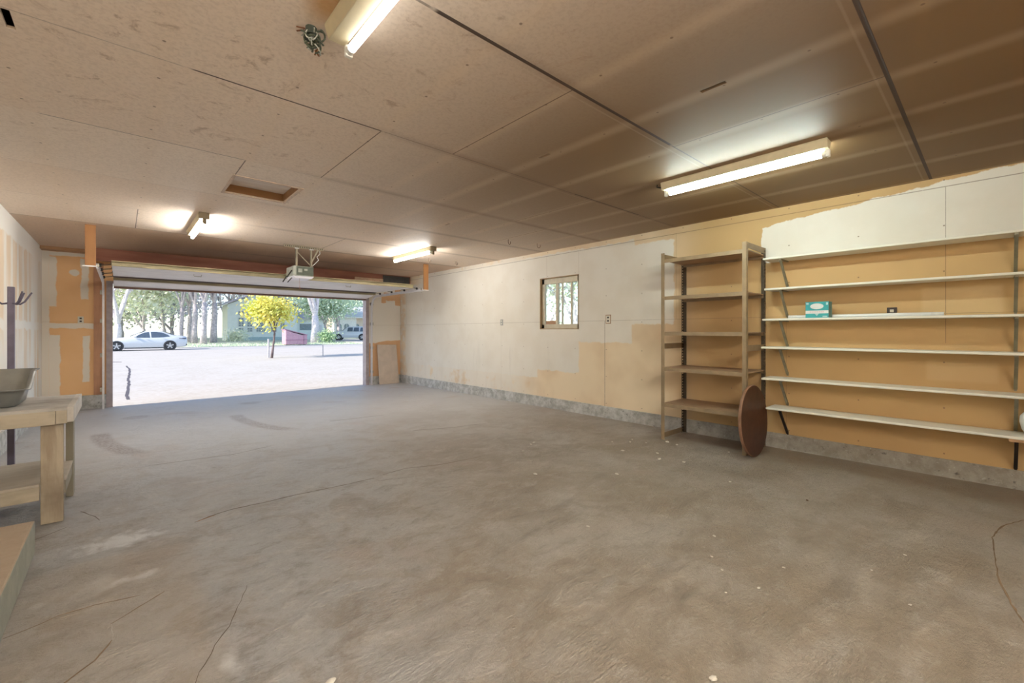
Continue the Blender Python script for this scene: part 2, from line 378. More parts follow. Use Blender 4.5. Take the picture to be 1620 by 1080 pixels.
def mat_left():
    t = NT('left wall board with filler'); x, y, z = t.xyz()
    Y = t.M('ADD', y, t.M('MULTIPLY', t.M('SUBTRACT', t.noise(5, 4), .5), .08)); Z = t.M('ADD', z, t.M('MULTIPLY', t.M('SUBTRACT', t.noise(4, 4), .5), .12))
    fr = t.M('ABSOLUTE', t.M('SUBTRACT', t.M('FRACT', t.M('DIVIDE', Y, .406)), .5))
    st = t.mr(fr, .24, .12)
    ms = [t.M('MULTIPLY', st, .85), t.rect(y, Z, -5, 11, 2.42, 3, .02), t.rect(y, Z, -5, 11, 1.32, 1.45, .02), t.mr(t.noise(1.3, 3, stretch=(1,1,.3)), .42, .6)]
    c = t.mix(t.union(ms), (.78,.63,.47), (.86,.83,.77))
    return t.done(c, .7, 0, .3)

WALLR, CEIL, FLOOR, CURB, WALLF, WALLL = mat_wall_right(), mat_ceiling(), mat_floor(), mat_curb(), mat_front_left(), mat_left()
JAMB = wood('jamb wood', (.50,.24,.13), (.60,.32,.18), 'z', dirt=.2)
GREYJAMB = plain('weathered jamb', (.42,.36,.36), .7)
BEAM = NT('stained beam'); _n = BEAM.noise(3, 5, stretch=(.3,1,2)); BEAM.bump(_n, .2, .004)
BEAM = BEAM.done(BEAM.mix(BEAM.mr(_n, .3, .7), (.26,.095,.06), (.38,.16,.10)), .7)
BEAM2 = plain('dark steel plate', (.07,.07,.07), .5, .3)
POST = wood('orange post wood', (.29,.125,.04), (.38,.18,.065), 'z')
RAFT = wood('hatch wood', (.33,.17,.07), (.45,.25,.12), 'x')
PLY = wood('hatch plywood', (.68,.58,.52), (.84,.76,.70), 'x', knots=False, scale=14)
ATTIC = plain('attic dark', (.05,.04,.03), .9)
BACKM = plain('back wall board', (.62,.50,.36), .75, scale=2)
ROOFM = plain('roof felt', (.20,.17,.15), .9)
OUTW = plain('outside siding', (.55,.50,.42), .8)
WINF = plain('window frame cream', (.62,.56,.42), .5, var=.08)
WINW = wood('window reveal wood', (.34,.22,.12), (.46,.33,.19), 'z')

# ---------------------------------------------------------------- room shell
fl = MB()
nx, ny = 12, 26; gy = [BACK + (F+.02-BACK)*j/ny for j in range(ny+1)]
top = [[fl.v(LW-.15+(W-LW+.3)*i/nx, y, fz(y)) for y in gy] for i in range(nx+1)]; bot = [[fl.v(LW-.15+(W-LW+.3)*i/nx, y, -.3) for y in gy] for i in range(nx+1)]
for i in range(nx):
    for j in range(ny):
        fl.f([top[i][j],top[i+1][j],top[i+1][j+1],top[i][j+1]]); fl.f([bot[i][j],bot[i][j+1],bot[i+1][j+1],bot[i+1][j]])
for i in range(nx): fl.f([top[i][0],bot[i][0],bot[i+1][0],top[i+1][0]]); fl.f([top[i][ny],top[i+1][ny],bot[i+1][ny],bot[i][ny]])
for j in range(ny): fl.f([top[0][j],top[0][j+1],bot[0][j+1],bot[0][j]]); fl.f([top[nx][j],bot[nx][j],bot[nx][j+1],top[nx][j+1]])
floor = struct('floor', fl, FLOOR)

HATCH = (.76,1.30,4.52,5.14)
HOLES = [HATCH,(2.485,2.515,1.0,1.14),(2.478,2.505,2.33,2.44),(3.14,3.16,4.70,4.82),(3.65,3.67,4.71,4.80),(-.39,-.36,2.85,3.02)]
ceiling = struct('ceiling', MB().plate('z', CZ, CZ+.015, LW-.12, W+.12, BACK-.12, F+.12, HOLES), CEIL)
struct('ceiling_attic_roof', MB().box(LW-.5, W+.5, BACK-.5, F+.16, 3.06, 3.2), ROOFM)
struct('wall_right', MB().plate('x', W, W+.14, BACK, F+.14, .159, 3.06, [(4.495,5.379,1.338,2.230)]), WALLR)
OPX0, OPX1, OPZ = -.20, 4.63, 2.20
struct('wall_front', MB().plate('y', F, F+.14, LW-.14, W, .19, 3.06, [(OPX0,OPX1,.0,OPZ)]), WALLF)
struct('wall_left', MB().box(LW-.14, LW, BACK, F, .206, 3.06), WALLL)
struct('wall_back', MB().box(LW-.14, W+.14, BACK-.14, BACK, -.3, 3.06), BACKM)
struct('baseboard_right', MB().box(W-.012, W+.14, BACK, F+.14, -.3, .159), CURB, bevel=.006)
struct('baseboard_left', MB().box(LW-.14, LW+.02, BACK, F+.14, -.3, .206), CURB, bevel=.006)
struct('baseboard_front', MB().box(LW+.02, OPX0, F-.02, F+.14, -.3, .19).box(OPX1, W-.012, F-.015, F+.14, -.3, .16), CURB, bevel=.006)
# jambs and header of the vehicle door
struct('trim_1', MB().box(-.36, -.235, F-.03, F, .19, 2.5), JAMB)
struct('trim_2', MB().box(OPX0, -.115, F-.03, F+.16, -.12, OPZ-.035), GREYJAMB)
struct('trim_3', MB().box(4.55, OPX1, F-.03, F+.16, -.12, OPZ-.035), GREYJAMB)
struct('trim_4', MB().box(OPX0, OPX1, F-.02, F+.16, OPZ-.035, OPZ), GREYJAMB)
bm_ = MB().box(-.33, W, 10.0, 10.14, 2.49, CZ); beam = struct('trim_5', bm_, BEAM)
put('steel_plate', MB().box(4.75, W-.03, 9.99, 10.0, 2.50, CZ-.02), BEAM2, beam, label='dark grey plate at the right end of the beam')
put('patch_board', MB().box(4.05, 4.75, 9.985, 10.0, 2.50, 2.575), plain('pale board', (.6,.42,.28), .7), beam, label='pale board nailed on the beam')
struct('trim_6', MB().box(LW, -.33, 10.30, F, 2.645, CZ), RAFT)
# attic hatch: framed recess with a lift-out plywood lid
h0,h1,h2,h3 = HATCH
hf = thing('attic_hatch', 'open-framed attic hatch recess with pale plywood lid in the ceiling', 'hatch', ((h0+h1)/2,(h2+h3)/2,CZ))
def rel(mb, o): 
    bmesh.ops.translate(mb.bm, verts=mb.bm.verts, vec=-Vector(o.location)); return mb
put('frame', rel(MB().box(h0,h1,h2,h2+.001,CZ+.002,CZ+.09).box(h0-.03,h0,h2-.03,h3+.03,CZ+.016,CZ+.09).box(h1,h1+.03,h2-.03,h3+.03,CZ+.016,CZ+.09).box(h0,h1,h3,h3+.03,CZ+.016,CZ+.09).box(h0,h1,h2-.03,h2,CZ+.016,CZ+.09), hf), RAFT, hf)
put('lid', rel(MB().box(h0-.03,h1+.03,h2-.03,h3+.03,CZ+.09,CZ+.105), hf), PLY, hf, label='pale swirled plywood lid')
tr = MB()
for a in ((h0-.022,h0,h2-.022,h3+.022),(h1,h1+.022,h2-.022,h3+.022),(h0,h1,h2-.022,h2),(h0,h1,h3,h3+.022)): tr.box(*a, CZ-.006, CZ)
put('edge_trim', rel(tr, hf), plain('hatch trim', (.62,.47,.36), .6), hf)

# ---------------------------------------------------------------- window in the right wall
GL = NT('window glass'); GL.b.inputs['Transmission Weight'].default_value = 1; GL.b.inputs['IOR'].default_value = 1.08
GL = GL.done((.93,.97,.95), .02)
w1 = thing('window_1', None, None, (W, 4.937, 1.338), kind='structure')
def R_(mb): return rel(mb, w1)
y0, y1, z0, z1 = 4.495, 5.379, 1.338, 2.230
put('window_reveal', R_(MB().box(W+.002,W+.14,y0,y0+.012,z0,z1).box(W+.002,W+.14,y1-.012,y1,z0,z1).box(W+.002,W+.14,y0,y1,z0,z0+.012).box(W+.002,W+.14,y0,y1,z1-.012,z1)), WINW, w1)
wf = MB(); a, b = W+.045, W+.10; q0, q1, p0, p1 = y0+.012, y1-.012, z0+.012, z1-.012
wf.box(a,b,q0,q0+.055,p0,p1).box(a,b,q1-.06,q1,p0,p1).box(a,b,q0,q1,p0,p0+.075).box(a,b,q0,q1,p1-.095,p1)
put('window_frame', R_(wf), WINF, w1, bevel=.004)
put('mullion', R_(MB().box(a+.005,b,4.995,5.045,p0+.07,p1-.09)), WINF, w1, bevel=.003)
put('sash', R_(MB().box(a+.012,b-.01,4.69,4.72,p0+.07,p1-.09).box(a+.012,b-.01,4.90,4.915,p0+.07,p1-.09)), WINF, w1)
put('window_pane', R_(MB().box(W+.085,W+.089,q0+.04,q1-.04,p0+.06,p1-.08)), GL, w1)
put('sash_block', R_(MB().box(W+.05,W+.075,5.05,5.28,p0+.075,p0+.135)), wood('block wood', (.36,.20,.11), (.48,.28,.16), 'y'), w1, label='brown wood block at the foot of the left pane')

# ---------------------------------------------------------------- floor cracks, joints (worn grooves in the slab)
CR = plain('crack dark', (.15,.11,.08), .9); CRB = plain('groove brown', (.22,.15,.09), .9)
def crack(pts, w, mat=CR, jit=.003, label=None):
    # a hair-thin fissure drawn as a slim solid strip let into the slab
    P = []
    for (xa,ya),(xb,yb) in zip(pts, pts[1:]):
        n = max(2, int(math.hypot(xb-xa, yb-ya)/.04))
        for k in range(n): t_ = k/n; P.append((xa+(xb-xa)*t_+random.uniform(-jit,jit), ya+(yb-ya)*t_+random.uniform(-jit,jit)))
    P.append(pts[-1]); m = MB(); prev = None
    for i, (x, y) in enumerate(P):
        a = P[max(0,i-1)]; b = P[min(len(P)-1,i+1)]; dx, dy = b[0]-a[0], b[1]-a[1]; L_ = math.hypot(dx,dy) or 1
        ww = w*.6*random.uniform(.3,1)*(.3 if i in (0,len(P)-1) else 1)/2; nx_, ny_ = -dy/L_*ww, dx/L_*ww; z = fz(y)
        cur = [m.v(x+nx_,y+ny_,z+.0012), m.v(x-nx_,y-ny_,z+.0012), m.v(x-nx_,y-ny_,z-.004), m.v(x+nx_,y+ny_,z-.004)]
        if prev:
            for k in range(4): m.f([prev[k],prev[(k+1)%4],cur[(k+1)%4],cur[k]])
        prev = cur
    return put('crack', m, mat, floor, label=label)
crack([(.377,3.702),(.463,3.75),(.599,3.79),(.829,3.775),(1.058,3.779),(1.4,3.742),(1.693,3.737)], .016, label='long dark crack across the slab')
crack([(.377,3.702),(.42,3.72),(.50,3.75)], .022, plain('rusty crack', (.36,.17,.08), .9), label='rust-brown end of the crack')
crack([(1.786,3.769),(2.027,3.8),(2.374,3.673),(2.814,3.627)], .008)
crack([(1.681,3.635),(1.811,3.606)], .01)
crack([(.488,2.594),(.432,2.466),(.357,2.287),(.292,2.187),(.247,2.087),(.205,2.008),(.18,1.9)], .006, jit=.005)
crack([(.162,2.816),(-.036,2.66)], .014, CRB); crack([(-.028,2.518),(-.079,2.405),(-.154,2.332),(-.24,2.2)], .016, CRB)
crack([(-.036,2.66),(-.03,2.6),(-.028,2.518)], .006, plain('crack edge pale', (.6,.58,.54), .9))
crack([(-.375,2.842),(-.315,2.858),(-.222,2.9),(-.095,2.898),(.07,2.856)], .008, CRB)
crack([(4.647,-.136),(4.386,-.032),(4.099,.01),(3.762,.002),(3.443,-.014),(3.169,-.053),(3.005,-.088)], .018, CRB, label='curved brown patch edge')
crack([(-.221,4.493),(-.141,4.301),(-.112,4.19)], .012)
crack([(-.41,4.072),(-.276,4.192)], .01)
crack([(2.9,5.2),(3.4,5.0),(3.9,4.9)], .006); crack([(.2,5.6),(.9,5.5),(1.3,5.62)], .006); crack([(2.3,6.6),(3.1,6.5)], .007)

# concrete step, lower left
_t = NT('step concrete'); _x, _y, _z = _t.xyz(); _n = _t.noise(7, 6, rough=.7)
_c = _t.mix(_t.mr(_z, .178, .186), _t.mix(_n, (.22,.23,.19), (.50,.50,.43)), _t.mix(_n, (.33,.25,.18), (.46,.37,.28)))
_t.bump(_t.noise(30, 5), .5, .008); STEPM = _t.done(_c, .85)
stp = put('concrete_step', MB().prism([(-.38,2.2),(-.38,3.80),(LW+.02,3.80),(LW+.02,2.2)], 'z', -.012, .187), STEPM, bevel=.008)
tag(stp, 'low concrete step with brown top against the left wall in the bottom left corner', 'step')

# ---------------------------------------------------------------- raised vehicle door
DW = plain('door white paint', (.74,.71,.70), .5, var=.06, scale=3); OLIVE = plain('door rail olive', (.34,.29,.17), .6, var=.25, stretch=(.3,3,3))
STRIP = plain('door bottom seal', (.22,.13,.10), .8); TRK = plain('galvanised track white', (.70,.68,.68), .4, .3, var=.06)
DKM = plain('dark hardware', (.05,.045,.04), .5, .6); GALV = plain('dull galvanised steel', (.42,.38,.31), .45, .5)
d1 = thing('door_1', None, None, (2.2, 8.1, 2.2), kind='structure')
dx0, dx1 = -.10, 4.50
def relo(mb, o): return rel(mb, o)
secs = [(8.10,8.68,2.200,2.205),(8.69,9.27,2.205,2.215),(9.28,9.84,2.215,2.225)]
for ya, yb, za, zb in secs:
    m = MB(); m.loft([[(x,ya,za),(x,yb,zb),(x,yb,zb+.035),(x,ya,za+.035)] for x in (dx0, dx1)])
    put('door_section', relo(m, d1), DW, d1, bevel=.004)
m = MB(); m.loft([[(x,9.96,2.16),(x,10.42,2.095),(x,10.425,2.135),(x,9.96,2.20)] for x in (dx0, dx1)])
put('door_section', relo(m, d1), DW, d1, bevel=.004)
put('bottom_seal', relo(MB().loft([[(x,10.40,2.068),(x,10.44,2.062),(x,10.445,2.10),(x,10.40,2.10)] for x in (dx0, dx1)]), d1), STRIP, d1)
put('top_rail', relo(MB().box(dx0, dx1, 8.07, 8.10, 2.20, 2.265).box(dx0, dx1, 8.03, 8.10, 2.258, 2.268), d1), OLIVE, d1, label='olive brown top rail')
m = MB().box(dx0, dx1, 9.86, 9.885, 2.165, 2.235).box(dx0, dx1, 9.885, 9.955, 2.20, 2.225)
put('stiffening_rail', relo(m, d1), OLIVE, d1, label='olive brown middle rail')
put('joint_strip', relo(MB().box(dx0, dx1, 9.84, 9.862, 2.205, 2.245), d1), plain('joint dark', (.12,.09,.10), .7), d1)
for sx in (dx0-.0, dx1):
    o_ = 1 if sx > 1 else -1
    for yy in (8.12, 8.66, 9.26, 9.86):
        rb = MB(); rb.tube([(sx-.03*o_, yy, 2.225), (sx+.115*o_, yy, 2.20)], .006, 8).tube([(sx+.10*o_, yy, 2.20), (sx+.125*o_, yy, 2.20)], .023, 14)
        rb.box(min(sx-.08*o_, sx+.01*o_), max(sx-.08*o_, sx+.01*o_), yy-.03, yy+.03, 2.235, 2.245)
        put('roller', relo(rb, d1), DKM, d1)
for xx in (.9, 3.3): put('handle', relo(MB().tube([(xx-.05, 8.45, 2.20), (xx-.045, 8.45, 2.17), (xx+.045, 8.45, 2.17), (xx+.05, 8.45, 2.20)], .006, 8), d1), GALV, d1)

def track(x, side):
    t = thing('door_track', 'pale steel door track on the %s side of the garage opening, curving to the ceiling' % side, 'track', (x, 10.40, fz(10.4)), 0, 'tracks of the garage door')
    prof = [(10.40, fz(10.4))]; prof.append((10.40, 1.86))
    for k in range(1, 8):
        a = k/7*PI/2; prof.append((10.40-.30*(1-math.cos(a)), 1.86+.30*math.sin(a)))
    prof.append((7.93, 2.165))
    m = MB(); s_ = 1 if side == 'right' else -1
    # U-shaped track section swept along the path, open towards the door
    sec = [(-.028,0),(-.028,.028),(-.024,.028),(-.024,.004),(.024,.004),(.024,.028),(.028,.028),(.028,0)]
    rings = []
    for i, (y, z) in enumerate(prof):
        a = prof[max(0,i-1)]; b = prof[min(len(prof)-1,i+1)]; ty, tz = b[0]-a[0], b[1]-a[1]; L_ = math.hypot(ty,tz); ny_, nz_ = tz/L_, -ty/L_
        rings.append([(x+s_*(.028-q), y+ny_*p, z+nz_*p) for p, q in sec])
    m.loft(rings); put('rail', relo(m, t), TRK, t)
    for zz in (.25, .85, 1.45, 1.95):
        put('wall_bracket', relo(MB().box(x+s_*.028-.002 if s_>0 else x-.028-.03, x+.028+.03 if s_>0 else x-.028+.002, 10.40, F-.03, zz, zz+.07), t), GALV, t)
    put('hanger_strap', relo(MB().box(min(x,x+s_*.06), max(x,x+s_*.06), 7.955, 7.99, 2.16, 2.20), t), GALV, t)
    return t
track(-.22, 'left'); track(4.63, 'right')
for x, side in ((-.30, 'left'), (4.70, 'right')):
    p = thing('hanger_post', 'short orange timber hanging from the ceiling at the end of the %s door track' % side, 'post', (x, 7.9, CZ), 0, 'timbers holding the door tracks')
    put('timber', MB().box(-.052,.052,-.019,.019,-.535,0), POST, p, bevel=.003)
    put('strap', MB().box(-.075,.06,-.024,-.02,-.545,-.53), TRK, p)

# ---------------------------------------------------------------- door opener
go = thing('door_opener', 'grey box garage door opener hanging on steel straps in front of the raised door', 'door opener', (2.22, 7.6, CZ))
IRON = plain('punched angle iron', (.38,.33,.24), .5, .5)
PANEL = plain('opener rear panel', (.13,.15,.12), .5, .3); HOUS = plain('opener housing', (.46,.48,.42), .45, .3); LENS = plain('opener lens', (.80,.78,.84), .4, var=.03)
m = MB().box(-.30,.30,-.06,-.055,-.042,0).box(-.30,.30,-.06,-.02,-.004,0)
for k in range(21): m.box(-.285+k*.028,-.272+k*.028,-.0605,-.0600,-.032,-.012, mi=1)
put('ceiling_angle', m, [IRON, DKM], go)
for x in (-.115,.11):
    put('strap', MB().box(x-.014,x+.014,-.06,-.056,-.325,-.03).box(x-.014,x-.01,-.06,-.03,-.325,-.03), IRON, go)
    put('strap_foot', MB().box(x-.03,x+.035,-.075,-.05,-.055,-.04), TRK, go)
put('brace', MB().bar((-.11,-.056,-.10),(.10,-.056,-.31),.014,.003,(0,1,0)), IRON, go)
put('brace', MB().bar((.22,-.056,-.03),(.11,-.056,-.26),.024,.004,(0,1,0)), IRON, go)
put('housing', MB().box(-.16,.15,-.05,.36,-.49,-.325), HOUS, go, bevel=.012)
put('rear_panel', MB().box(-.115,.145,-.056,-.048,-.475,-.335).box(-.09,-.03,-.062,-.056,-.43,-.37, mi=1).box(0,.05,-.062,-.056,-.40,-.37, mi=1), [PANEL, HOUS], go, label='dark rear panel')
put('light_lens', MB().prism([(-.165,-.49),(.155,-.49),(.12,-.525),(-.13,-.525)], 'y', -.055, .34), LENS, go, label='pale light lens under the box')
put('rail', MB().box(-.02,.02,.36,2.40,-.385,-.345), GALV, go)
put('pull_cord', MB().tube([(-.06,-.02,-.525),(-.061,-.02,-.60),(-.058,-.02,-.68)], .0025, 6).tube([(-.066,-.02,-.695),(-.058,-.02,-.68),(-.045,-.02,-.70)], .007, 8), plain('cord red', (.35,.16,.12), .6), go, label='thin cord with a small handle')
put('release_arm', MB().bar((-.17,0,-.40),(-.24,.02,-.52),.02,.005,(0,1,0)).bar((-.24,.02,-.50),(-.30,.02,-.60),.018,.005,(0,1,0)).bar((-.23,.02,-.60),(-.17,0,-.52),.014,.004,(0,1,0)), DKM, go)
put('cable', MB().tube([(.24,-.04,-.01),(.25,-.05,-.10),(.20,-.05,-.15),(.23,-.04,-.20),(.17,-.05,-.27),(.12,-.05,-.32)], .006, 8), TRK, go, label='white looped cable')

# ---------------------------------------------------------------- fluorescent lamps
def emis(name, col, st):
    m = bpy.data.materials.new(name); m.use_nodes = True; t = m.node_tree; t.nodes.clear()
    e = t.nodes.new('ShaderNodeEmission'); e.inputs[0].default_value = (*col,1); e.inputs[1].default_value = st
    o = t.nodes.new('ShaderNodeOutputMaterial'); t.links.new(e.outputs[0], o.inputs[0]); return m
COOL = emis('lit tube cool', (.84,1,.95), TUBE_POWER*.66); WARM = emis('lit tube far', (1,.985,.94), TUBE_POWER*.62); NEUT = emis('lit tube neutral', (1,.97,.90), TUBE_POWER*.03)
LHOUS = plain('lamp housing cream', (.60,.52,.34), .45, var=.06); SOCK = plain('tube socket', (.75,.74,.70), .4); RUSTY = plain('lamp end box', (.28,.22,.14), .6, .3)
def strip(x, y0, y1, label, tubem, off=.02, cord=True, endbox=False):
    L_ = y1-y0; t = thing('ceiling_light', label, 'light', (x, (y0+y1)/2, CZ), 0, 'fluorescent ceiling lights'); h = L_/2
    m = MB(); m.prism([(-.055,0),(-.055,-.012),(-.038,-.066),(.038,-.066),(.055,-.012),(.055,0)], 'y', -h, h)
    put('housing', m, LHOUS, t, bevel=.003)
    for s_ in (-1, 1):
        put('socket', MB().box(off-.017,off+.017,s_*(h-.012)-.011,s_*(h-.012)+.011,-.115,-.062), SOCK, t, bevel=.004)
    tb = put('tube', MB().tube([(off,-h+.022,-.092),(off,h-.022,-.092)], .019, 16), tubem, t, smooth=False)
    for s_ in (-1, 1): put('end_cap', MB().tube([(off,s_*(h-.05),-.092),(off,s_*(h-.02),-.092)], .0195, 16), SOCK, tb)
    if cord: put('cord', MB().tube([(0,h,-.03),(0.005,h+.03,-.028),(-.02,h+.055,-.02),(-.03,h+.045,-.006)], .007, 8), DKM, t, label='black plug stub at the far end')
    if endbox: put('end_box', MB().box(-.05,.05,-h-.045,-h,-.07,0).box(-.012,.02,-h-.03,-h-.012,-.13,-.07), RUSTY, t, label='brown end box')
    return t
strip(3.80, .80, 2.09, 'lit fluorescent strip light glowing cool white, nearest the wall shelves', COOL, .03)
strip(.735, .78, 2.02, 'lit fluorescent strip light at the top edge beside the tangled wires', NEUT, .05, False)
strip(.72, 6.22, 7.45, 'lit fluorescent strip light left of the door opener, near the left hanging post', WARM, .01, True, True)
strip(3.80, 6.18, 7.50, 'lit fluorescent strip light right of the door opener, near the right hanging post', WARM, -.02, False, True)

REAR_FILL = emis('added fill tube rear', (1,.97,.91), TUBE_POWER*1.55)  # two unseen strips added behind the camera to brighten the room
for x_, lab_ in ((.1, 'added fluorescent fill light across the ceiling behind the camera, nearer the left wall'), (1.5, 'added fluorescent fill light across the ceiling behind the camera, in the middle')):
    t_ = strip(x_, -1.85, -.55, lab_, REAR_FILL, .02); t_.rotation_euler = (0, 0, PI/2)
# tangle of wires at the end of the near lamp
WG = plain('wire dark green', (.07,.08,.05), .5, var=.5); WW = plain('wire pale', (.42,.42,.36), .5)
wb = thing('wire_tangle', 'tangled knot of dark wires on the ceiling at the end of the nearest lamp', 'wires', (.655, 2.09, CZ))
rr = random.Random(3)
def curl(n, R, r, mat, name, lo=-.085):
    m = MB()
    for _ in range(n):
        c = Vector((rr.uniform(-.03,.03), rr.uniform(-.03,.03), rr.uniform(lo,-.03))); ax = Vector((rr.uniform(-1,1),rr.uniform(-1,1),rr.uniform(-.6,.6))).normalized(); u_ = ax.orthogonal().normalized(); v_ = ax.cross(u_); a0 = rr.uniform(0,6); sp = rr.uniform(3,6); RR = R*rr.uniform(.6,1.3)
        P = [c + (u_*math.cos(a0+sp*k/12)+v_*math.sin(a0+sp*k/12))*RR + ax*.002*k for k in range(13)]
        P = [Vector((p.x, p.y, min(p.z, -.004))) for p in P]
        m.tube(P, r, 6)
    put(name, m, mat, wb)
curl(13, .026, .0042, WG, 'dark_wire'); curl(5, .030, .0028, WW, 'pale_wire')
put('junction_plug', MB().tube([(-.01,0,0),(-.01,0,-.035)], .024, 14).tube([(-.02,.01,-.035),(-.02,.01,-.055)], .014, 12), plain('plug dark', (.05,.06,.045), .5), wb)
RPM = plain('rusty prongs', (.25,.10,.04), .7, .3)
for a_, b_ in (((-.03,.035,-.002),(-.055,.06,-.004)),((-.03,.02,-.002),(-.065,.03,-.004)),((.01,.01,-.09),(.035,.03,-.098)),((.02,-.005,-.08),(.015,.03,-.10))):
    put('metal_prong', MB().bar(a_, b_, .006, .003), RPM, wb)

# ceiling hooks and dangling bits
for x, y, lab in ((4.35,4.92,'bent wire hook in the ceiling above the window, further from the wall'),(4.88,4.83,'bent wire hook in the ceiling close to the wall above the window'),(4.94,7.16,'bent wire hook in the ceiling right of the right hanging post'),(4.35,7.2,'faint bent wire hook in the ceiling between the far lamp and the right hanging post')):
    h = thing('ceiling_hook', lab, 'hook', (x, y, CZ), random.uniform(-.5,.5), 'hooks screwed into the ceiling')
    put('hook_wire', MB().tube([(0,0,0),(0,0,-.02)]+[(0+.03*math.sin(a), .03-.03*math.cos(a)-.03*0, -.045-.03*math.sin(a)*.9) if False else (.028-.028*math.cos(a), 0, -.035-.028*math.sin(a)*1.3) for a in [k*PI/8 for k in range(10)]], .0042, 8), plain('hook rust', (.16,.09,.05), .5, .5), h)

# ---------------------------------------------------------------- brown metal shelving unit
STEEL = plain('tan painted steel', (.31,.225,.135), .5, .2, var=.10); STEELD = plain('dark slotted steel', (.10,.075,.05), .5, .4)
SHB = wood('shelf brown board', (.30,.18,.10), (.42,.28,.17), 'y', rough=.5)
su = thing('shelving_unit', 'tall brown metal shelving unit with five shelves and slotted back posts against the right wall', 'shelving', (5.17, 2.235, fz(2.2)))
Y0, Y1, X0, X1, ZT = -.485, .485, -.275, .29, 2.262
for y in (Y0, Y1):
    s_ = 1 if y > 0 else -1
    put('front_post', MB().box(X0,X0+.004,min(y,y-s_*.042),max(y,y-s_*.042),0,ZT).box(X0,X0+.042,y-.002,y+.002,0,ZT), STEEL, su)
    m = MB().box(X1-.004,X1,min(y,y-s_*.042),max(y,y-s_*.042),0,ZT); 
    k = 0; z = .02
    m.box(X1-.046,X1-.040,y-.003,y+.003,0,ZT).box(X1-.008,X1,y-.003,y+.003,0,ZT)
    while z < ZT-.01: m.box(X1-.041,X1-.007,y-.003,y+.003,z,z+.018); z += .036
    put('back_post', m, STEELD, su, label='dark slotted back post')
    put('end_brace', MB().box(X0+.004,X1-.004,y-.003,y+.003,1.10,1.165), STEEL, su)
    put('end_brace', MB().box(X0+.004,X1-.004,y-.003,y+.003,ZT-.065,ZT-.004), STEEL, su)
    put('end_brace', MB().box(X0+.004,X1-.004,y-.003,y+.003,.01,.07), STEEL, su)
for zt in (2.185, 1.735, 1.305, .875, .440):
    sh = put('shelf', MB().box(X0+.006,X1-.006,Y0+.006,Y1-.006,zt-.012,zt), SHB, su)
    put('front_lip', MB().box(X0+.004,X0+.008,Y0+.005,Y1-.005,zt-.042,zt+.001), STEEL, sh); put('back_lip', MB().box(X1-.012,X1-.008,Y0+.005,Y1-.005,zt-.042,zt-.012), STEEL, sh)

# round brown table top leaning on the end of the shelving unit
RB = NT('round top brown'); _o = RB.obj(); _n = RB.noise(7, 6, _o, .7); RB.bump(_n, .15, .003)
RB = RB.done(RB.mix(RB.mr(_n, .3, .72), (.045,.018,.011), (.095,.038,.024)), .45)
RBE = wood('round edge', (.17,.085,.05), (.27,.15,.09), 'x')
dk = thing('round_table_top', 'dark brown round table top standing on edge against the end of the metal shelving unit', 'table top', (4.955, 1.665, fz(1.66)))
dk.rotation_euler = (math.radians(-3.2), 0, 0)
m = MB(); n = 64; R = .372
m.lathe([(R-.006,0),(R,.004),(R,.026),(R-.004,.03)], n=n)
for f_ in m.bm.faces:
    if len(f_.verts) == 4: f_.material_index = 1
for v_ in m.bm.verts: v_.co = Vector((v_.co.x, v_.co.z, v_.co.y + R))
put('top', m, [RB, RBE], dk)
put('cleat', MB().box(-.18,.18,.031,.045,.30,.36), RBE, dk)

# ---------------------------------------------------------------- six white wall shelves on steel brackets
WS = plain('shelf white', (.80,.77,.67), .45, var=.03, scale=3, stretch=(1,.2,1)); BRK = plain('bracket olive steel', (.26,.24,.17), .45, .5, var=.15); BRD = plain('bracket dark', (.03,.022,.02), .5, .3)
pos_names = ['topmost','second from the top','third down, holding the teal box','fourth from the top','second from the bottom','lowest']
EY = -1.0
for i, (zt, xf, ye) in enumerate(((2.103,5.215,1.700),(1.772,5.225,1.688),(1.441,5.215,1.705),(1.136,5.205,1.712),(.797,5.21,1.712),(.480,5.20,1.665))):
    t = thing('wall_shelf', 'long white wall shelf on steel brackets, %s of the six' % pos_names[i], 'shelf', (W, (ye+EY)/2, zt), 0, 'white shelves on the right wall')
    L2 = (ye-EY)/2
    put('board', MB().box(xf-W, -.004, -L2, L2, -.022, 0), WS, t, bevel=.006)
    for yb in (1.536, -.115):
        o_y = yb-(ye+EY)/2; dark = i == 5
        b = MB(); b.bar((xf-W+.035, o_y, -.032), (-.012, o_y, -.305), .022, .018, (0,1,0) if False else (1,0,0))
        b.box(xf-W+.02, -.006, o_y-.010, o_y+.010, -.034, -.022); b.box(-.006, -.001, o_y-.008, o_y+.008, -.325, -.28)
        put('bracket', b, BRD if dark else BRK, t, label='near-black bracket' if dark else None)
BRW = wood('batten wood', (.35,.20,.10), (.45,.28,.15), 'y')
put_b = put('wood_batten', MB().box(-.155,.0,-.16,.125,-.022,0), BRW, None, loc=(5.36,-.20,.4577))
tag(put_b, 'small brown wood strip lying under the lowest white shelf at the right edge', 'wood strip')
